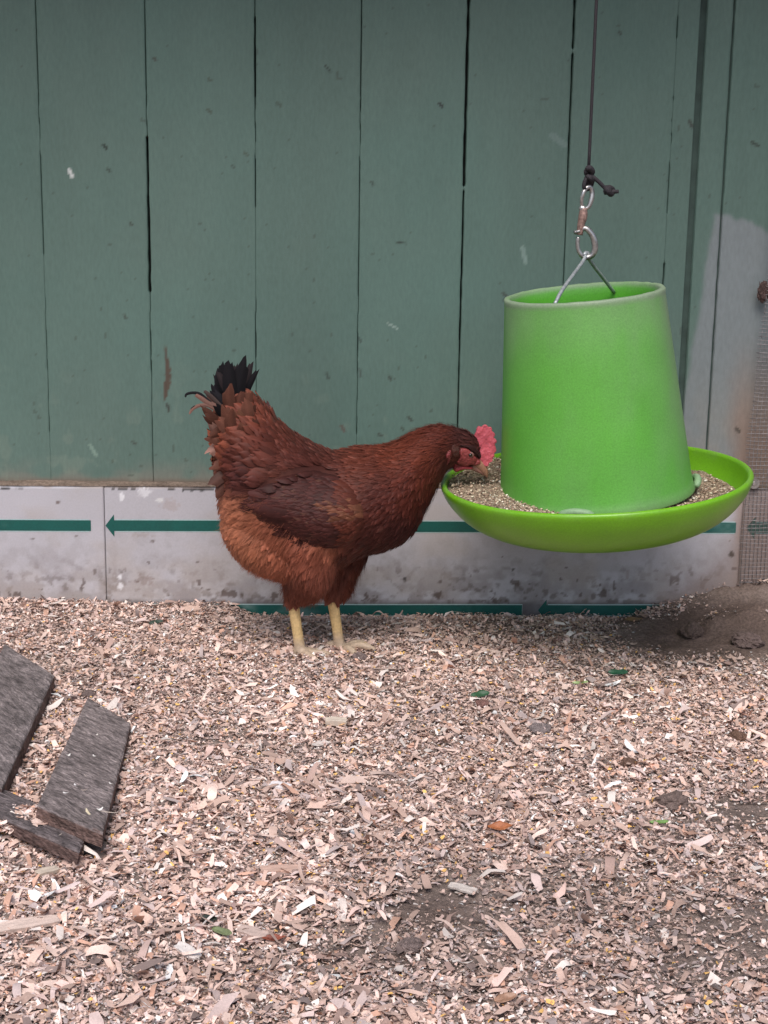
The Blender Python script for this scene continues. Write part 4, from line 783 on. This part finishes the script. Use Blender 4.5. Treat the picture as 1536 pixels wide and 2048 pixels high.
# folded wings: lens-shaped base plus overlapping rows of larger feathers
for side in (-1, 1):
    cxw, cyw = 640, 1000; rings = []
    for k in np.linspace(.06, 1, 9):
        R0 = []
        for (a_, b_) in catmull([list(q) for q in WO]+[list(WO[0])], 3)[:-1]:
            X_ = cxw+(a_-cxw)*k; Y_ = cyw+(b_-cyw)*k; p = H(X_, Y_); hit = bvh.ray_cast(Vector((p[0], HENY+side*.3, p[2])), Vector((0, -side, 0)))
            ys = hit[0].y if hit[0] else HENY; R0.append((p[0], ys+side*(.0145*(1-k**3)-.001*k**8), p[2]))
        rings.append(np.array(R0))
    V, Fq = loft(rings[:]); V = V[:-1]; Fq = [f for f in Fq if len(V) not in f]
    wp = proj(V); wme = raw_mesh('wing', V, Fq, np.array([.03,.011,.009])*np.ones((len(V), 1)), True); wb = BVHTree.FromPolygons([tuple(q) for q in V], Fq)
    fb = FB()
    fb.V = [tuple(q) for q in V]; fb.F = list(Fq); fb.C = [(.03,.011,.009)]*len(V)
    rowsW = []
    for _ in range(520):                 # small coverts
        x = random.uniform(600, 725); y = random.uniform(930, 1066)
        if inpoly(np.array(x), np.array(y), WO): rowsW.append((x, y, random.uniform(.018,.026), random.uniform(.010,.014), 'round', .0022, .22))
    for _ in range(240):
        x = random.uniform(520, 640); y = random.uniform(935, 1062)
        if inpoly(np.array(x), np.array(y), WO): rowsW.append((x, y, random.uniform(.026,.036), random.uniform(.011,.015), 'round', .0022, .12))
    for t in np.linspace(0, 1, 11):      # long flight feathers fanned toward the rear
        rowsW.append((650-t*50, 1056-t*95, .070+.01*random.random(), .014, 'blade', .003, .03))
    for (x, y, L, W, pf, l1, dv_) in rowsW:
        p = H(x, y); hit = wb.find_nearest(Vector((p[0], HENY+side*.14, p[2])))
        if hit[0] is None: continue
        hit = wb.ray_cast(Vector((p[0], HENY+side*.3, p[2])), Vector((0, -side, 0)))
        if hit[0] is None: continue
        nn = hit[1] if hit[1].y*side > 0 else -hit[1]
        k = (1000-y)/70; d = Vector((-1, 0, .05-.38*k+random.gauss(0, dv_)*.6)); rr_ = random.uniform(.65, 1.3); col = np.array([.044,.0125,.0105])*rr_
        if x > 660 and 975 < y < 1010 and random.random() < .6: col = np.array([.105,.038,.021])*rr_
        elif x > 690: col = np.array([.072,.018,.011])*rr_
        elif random.random() < .06: col = np.array([.065,.026,.018])
        # march on the wing surface by blending with the body
        n_ = 6; rows = []; fr = []; q = hit[0]; nq = nn; d = (d-nq*d.dot(nq)).normalized()
        for i in range(n_):
            if i:
                q2 = q+d*(L/5); h2 = wb.ray_cast(Vector((q2.x, HENY+side*.3, q2.z)), Vector((0, -side, 0)))
                if h2[0] is not None: q = Vector((q2.x, h2[0].y, q2.z)); n2 = h2[1] if h2[1].y*side > 0 else -h2[1]; nq = (nq*.6+n2*.4).normalized()
                else:
                    h3 = bvh.ray_cast(Vector((q2.x, HENY+side*.3, q2.z)), Vector((0, -side, 0)))
                    q = Vector((q2.x, (h3[0].y+side*.004) if h3[0] is not None and abs(h3[0].y-q.y) < .03 else q2.y, q2.z))
            rows.append(q+nq*(.0012+l1*i/5)); fr.append((nq.cross(d).normalized(), nq))
        fb.add(rows, fr, FW_PROF[pf], W, col, .08, 1.3, .03)
    fb.link('wing', hen)
# tail feathers: (root, tip, width px, colour, dy)
BK = (.009,.008,.010); BR = (.115,.045,.03); B2 = (.075,.029,.02); PK = (.18,.095,.075)
tail = [((474,850),(421,862),20,BR,-.036),((468,880),(414,900),20,PK,-.030),((470,900),(417,930),22,BR,-.034),((474,920),(424,958),22,B2,-.036),((478,930),(430,985),22,B2,-.036),((462,840),(436,742),20,BK,-.012),((472,838),(458,719),26,BK,-.014),((500,850),(520,812),16,B2,-.016),((520,858),(546,822),14,(.03,.015,.015),-.004),((490,850),(492,790),26,BR,-.036),((470,860),(466,812),24,BR,-.044),((500,870),(516,826),22,B2,-.036),((488,872),(488,830),24,BR,-.044),((480,835),(470,722),22,BK,.004),((478,835),(490,716),26,BK,-.010),((486,835),(516,738),13,BK,.012),((470,835),(440,730),26,BK,.010),((462,840),(446,724),24,BK,-.004),((455,850),(430,752),24,BK,.014),((465,845),(424,762),20,BK,-.006),((462,850),(455,735),24,BK,.018),((488,840),(502,720),16,BK,.016),
        ((466,838),(428,778),18,BK,-.020),((470,850),(432,800),17,BK,-.026),
        ((478,840),(460,768),24,BR,-.024),((486,842),(484,772),20,B2,-.022),((496,842),(500,778),20,BR,-.02),((478,850),(448,800),22,BR,-.034),((506,846),(520,792),18,B2,-.012),((500,850),(508,800),20,B2,-.026),((490,855),(478,806),22,(.14,.058,.035),-.036),((516,850),(536,806),12,(.06,.03,.03),.004),
        ((470,850),(408,786),16,PK,-.02),((465,855),(402,802),15,BR,-.024),((450,850),(412,818),18,BR,-.03),((455,870),(424,838),20,PK,-.034),((462,885),(418,862),22,BR,-.034),((470,860),(440,826),22,BR,-.04)]
tf = FB()
for (a_, b_, wp_, col, dy) in tail:
    r0 = Vector(H(*a_, dy)); r1 = Vector(H(*b_, dy*1.3)); ax_ = (r1-r0); L = ax_.length; dn = ax_.normalized(); yv = Vector((0, -1, 0)); sv = yv.cross(dn).normalized(); bend = random.uniform(-.14, .12); lead = random.uniform(-.35, .35); r1 = r0+ax_*random.uniform(.9, 1.05); ax_ = r1-r0; L = ax_.length; col = tuple(np.array(col)*random.uniform(.6, 1.25)+(np.array([.010,.006,.005]) if random.random() < .25 else 0)); wp_ = wp_*random.uniform(.85, 1.15)
    rows = [r0+ax_*t+sv*(bend*L*math.sin(math.pi*t))+yv*(random.uniform(-.0004,.0004)) for t in np.linspace(0, 1, 6)]
    fr = [((sv+yv*lead).normalized(), (yv-sv*lead).normalized())]*6; tf.add(rows, fr, FW_PROF['blade'], wp_*.00078, col, .10, 1.2, .34, 1.3)
for pts, wd, col in [([(452,815),(425,800),(404,783),(388,780),(376,783),(374,789)], 6, BK), ([(448,812),(425,803),(405,790),(393,783)], 11, PK), ([(445,822),(420,806),(402,805),(388,812),(382,822)], 7, PK), ([(450,812),(430,792),(416,780),(410,776)], 8, (.06,.04,.035)), ([(400,806),(392,807),(386,812),(384,818)], 4, BK)]:
    cp = catmull([list(q) for q in pts], 3); rows = [Vector(H(*q, -.028)) for q in cp]; n = len(rows); prof = [.5+.5*math.sin(math.pi*min(1, .15+i/(n-1)*.8)) for i in range(n)]
    fr = []
    for i in range(n):
        dn = (rows[min(i+1, n-1)]-rows[max(i-1, 0)]).normalized(); sv = Vector((0, -1, 0)).cross(dn).normalized(); fr.append((sv, Vector((0, -1, 0))))
    tf.add(rows, fr, prof, wd*.00072, col, .1, 1.2, .15)
tf.link('tail_feathers', hen, 'black tail feathers over ruffled brown ones')
# face skin, wattle, ear lobe: thin raised patches on both sides of the head
def patch(name, poly, off, col, thick_y=None, n=46, seed=1, mt='skin', sides=(-1, 1), push=0., wmax=.0):
    pc_ = catmull([list(q) for q in poly]+[list(poly[0])], 4)[:-1]; xs_ = [q[0] for q in pc_]; ys_ = [q[1] for q in pc_]; VV, FF, CC = [], [], []
    for side in sides:
        gxv = np.linspace(min(xs_)-1, max(xs_)+1, n); gyv = np.linspace(min(ys_)-1, max(ys_)+1, n); X_, Y_ = np.meshgrid(gxv, gyv); pp_ = np.array([(q[0], q[1]) for q in pc_])
        nxt = np.roll(pp_, -1, 0); dist = np.full(X_.shape, 1e9)
        for a_, b_ in zip(pp_, nxt):
            e = b_-a_; t = np.clip(((X_-a_[0])*e[0]+(Y_-a_[1])*e[1])/(e@e+1e-9), 0, 1); dist = np.minimum(dist, np.hypot(X_-a_[0]-t*e[0], Y_-a_[1]-t*e[1]))
        ins = inpoly(X_, Y_, [tuple(q) for q in pp_]); sdv = np.where(ins, dist, -dist); o = len(VV); last = HENY+side*.012
        for i in range(n):
            for j in range(n):
                p = H(X_[i, j], Y_[i, j]); hit = bvh.ray_cast(Vector((p[0], HENY+side*.3, p[2])), Vector((0, -side, 0))); ys = hit[0].y if hit[0] is not None else HENY+side*.006
                if hit[0] is None or wmax: ys = HENY+side*max(abs(ys-HENY), wmax)
                h = off*float(sst(-.6, 3.2, sdv[i, j]))-.0022*float(sst(.3, -1.2, sdv[i, j])); bmp = (float(vn(np.array(X_[i,j]/2.2), np.array(Y_[i,j]/2.2), seed))-.5)*.0009
                VV.append((p[0], ys+side*(h+bmp*(h > 0)), p[2])); CC.append(np.array(col)*(.8+.4*float(fbm(np.array(X_[i,j]/7.), np.array(Y_[i,j]/7.), seed+3))))
        cellin = (sdv > -1.3)
        FF += [(o+i*n+j, o+i*n+j+1, o+(i+1)*n+j+1, o+(i+1)*n+j) for i in range(n-1) for j in range(n-1) if cellin[i:i+2, j:j+2].all()]
    return link(name, raw_mesh(name, VV, FF, np.array(CC), True), M[mt], hen)
C3 = lambda pts: [(820+a_/6.98, 820+b_/6.98) for a_, b_ in pts]
patch('face_skin', C3([(680,495),(760,500),(830,545),(890,620),(960,690),(975,740),(900,765),(840,750),(780,775),(700,760),(650,730),(640,690),(680,630),(668,560)]), .0028, (.27,.05,.052), seed=3, wmax=.006)
patch('ear_lobe', C3([(500,530),(540,510),(556,560),(552,640),(530,700),(490,720),(500,660),(478,610),(480,560)]), .0030, (.27,.055,.06), seed=5)
patch('ear_tuft', C3([(570,450),(610,430),(660,470),(668,560),(650,610),(600,620),(565,560),(555,500)]), .0022, (.1,.045,.037), seed=7, mt='feather')
patch('wattle', C3([(615,735),(700,755),(790,775),(860,790),(850,815),(780,815),(700,830),(650,850),(610,830),(600,780)]), .0032, (.30,.04,.05), seed=9, wmax=.0075)
patch('brow', C3([(650,430),(760,450),(880,470),(960,560),(985,640),(960,670),(930,640),(890,590),(830,545),(770,500),(700,480)]), .0030, (.03,.010,.010), seed=11, mt='feather', wmax=.005)
ep = C3([(822,594)])[0]
for side in (-1, 1):
    p = H(*ep); hit = bvh.ray_cast(Vector((p[0], HENY+side*.3, p[2])), Vector((0, -side, 0))); ys = (hit[0].y if hit[0] is not None else HENY+side*.008)+side*.0012
    for nm, rr_, sq, mt, cc in (('eyelid', .0052, .42, 'skin', (.22,.10,.09)), ('eye', .0031, .95, 'eye', (.01,.006,.004))):
        bm = bmesh.new(); bmesh.ops.create_uvsphere(bm, u_segments=24, v_segments=14, radius=rr_)
        for q in bm.verts: q.co = Vector((q.co.x+p[0], q.co.y*sq+ys+side*(.0008 if nm == 'eye' else 0), q.co.z*.85+p[2]))
        me = bpy.data.meshes.new(nm); bm.to_mesh(me); bm.free(); setcol(me, np.array(cc)*np.ones((len(me.vertices), 1))); me.polygons.foreach_set('use_smooth', np.ones(len(me.polygons), bool)); link(nm, me, M[mt], hen)
# comb: fleshy serrated blade
def blade(poly, th, vox, sm, name, col, mt, dyf=None, seed=1, n1=3):
    pp_ = catmull([list(q) for q in poly]+[list(poly[0])], n1)[:-1]; pts = [H(q[0], q[1]) for q in pp_]; n = len(pts); V = [(p[0], HENY-th, p[2]) for p in pts]+[(p[0], HENY+th, p[2]) for p in pts]
    Fq = [tuple(range(n))[::-1], tuple(range(n, 2*n))]+[(i, (i+1) % n, n+(i+1) % n, n+i) for i in range(n)]
    me = remesh(V, Fq, vox, sm, name); v = verts(me); w_ = (fbm(v[:, 0]*120, v[:, 2]*120, seed)-.5)*.003; v[:, 1] += w_; v[:, 1] += (fbm(v[:, 0]*300, v[:, 2]*300, seed+2)-.5)*.0009*np.sign(v[:, 1]-HENY)
    me.vertices.foreach_set('co', v.ravel()); setcol(me, np.array([col])*(.75+.5*fbm(v[:, 0]*160, v[:, 2]*160, seed+1))[:, None]); return link(name, me, M[mt], hen)
blade(C3([(870,420),(900,350),(925,290),(930,262),(960,225),(1000,240),(1025,212),(1065,205),(1095,240),(1125,235),(1145,265),(1140,295),(1175,315),(1185,350),(1165,380),(1200,410),(1208,445),(1180,470),(1195,520),(1200,575),(1170,600),(1180,640),(1150,670),(1150,710),(1100,735),(1085,780),(1030,770),(980,730),(950,690),(960,640),(960,560),(930,480)]), .0040, .0007, 3, 'comb', (.50,.085,.115), 'skin', n1=2)
# beak: tapering hook; upper and lower halves
def beak(pts, name, col):
    V, Fq = tube([tuple(H(a_, b_)) for a_, b_, _ in pts], [r_ for *_, r_ in pts], 16, 5); V[:, 1] = HENY+(V[:, 1]-HENY)*.8; me = raw_mesh(name, V, Fq, smooth=True); v = verts(me); t = (v[:, 2]-v[:, 2].min())/(np.ptp(v[:, 2])+1e-9)
    setcol(me, np.array([col])*(.75+.35*t)[:, None]); link(name, me, M['leg'], hen)
beak([(948,918,.0072),(956,926,.0074),(964,934,.0064),(970,943,.0048),(973,950,.0028),(974,955,.0008)], 'beak', (.34,.17,.11))
beak([(942,930,.0050),(950,936,.0046),(958,941,.0036),(966,947,.0022),(969,951,.0006)], 'lower_beak', (.28,.13,.10))
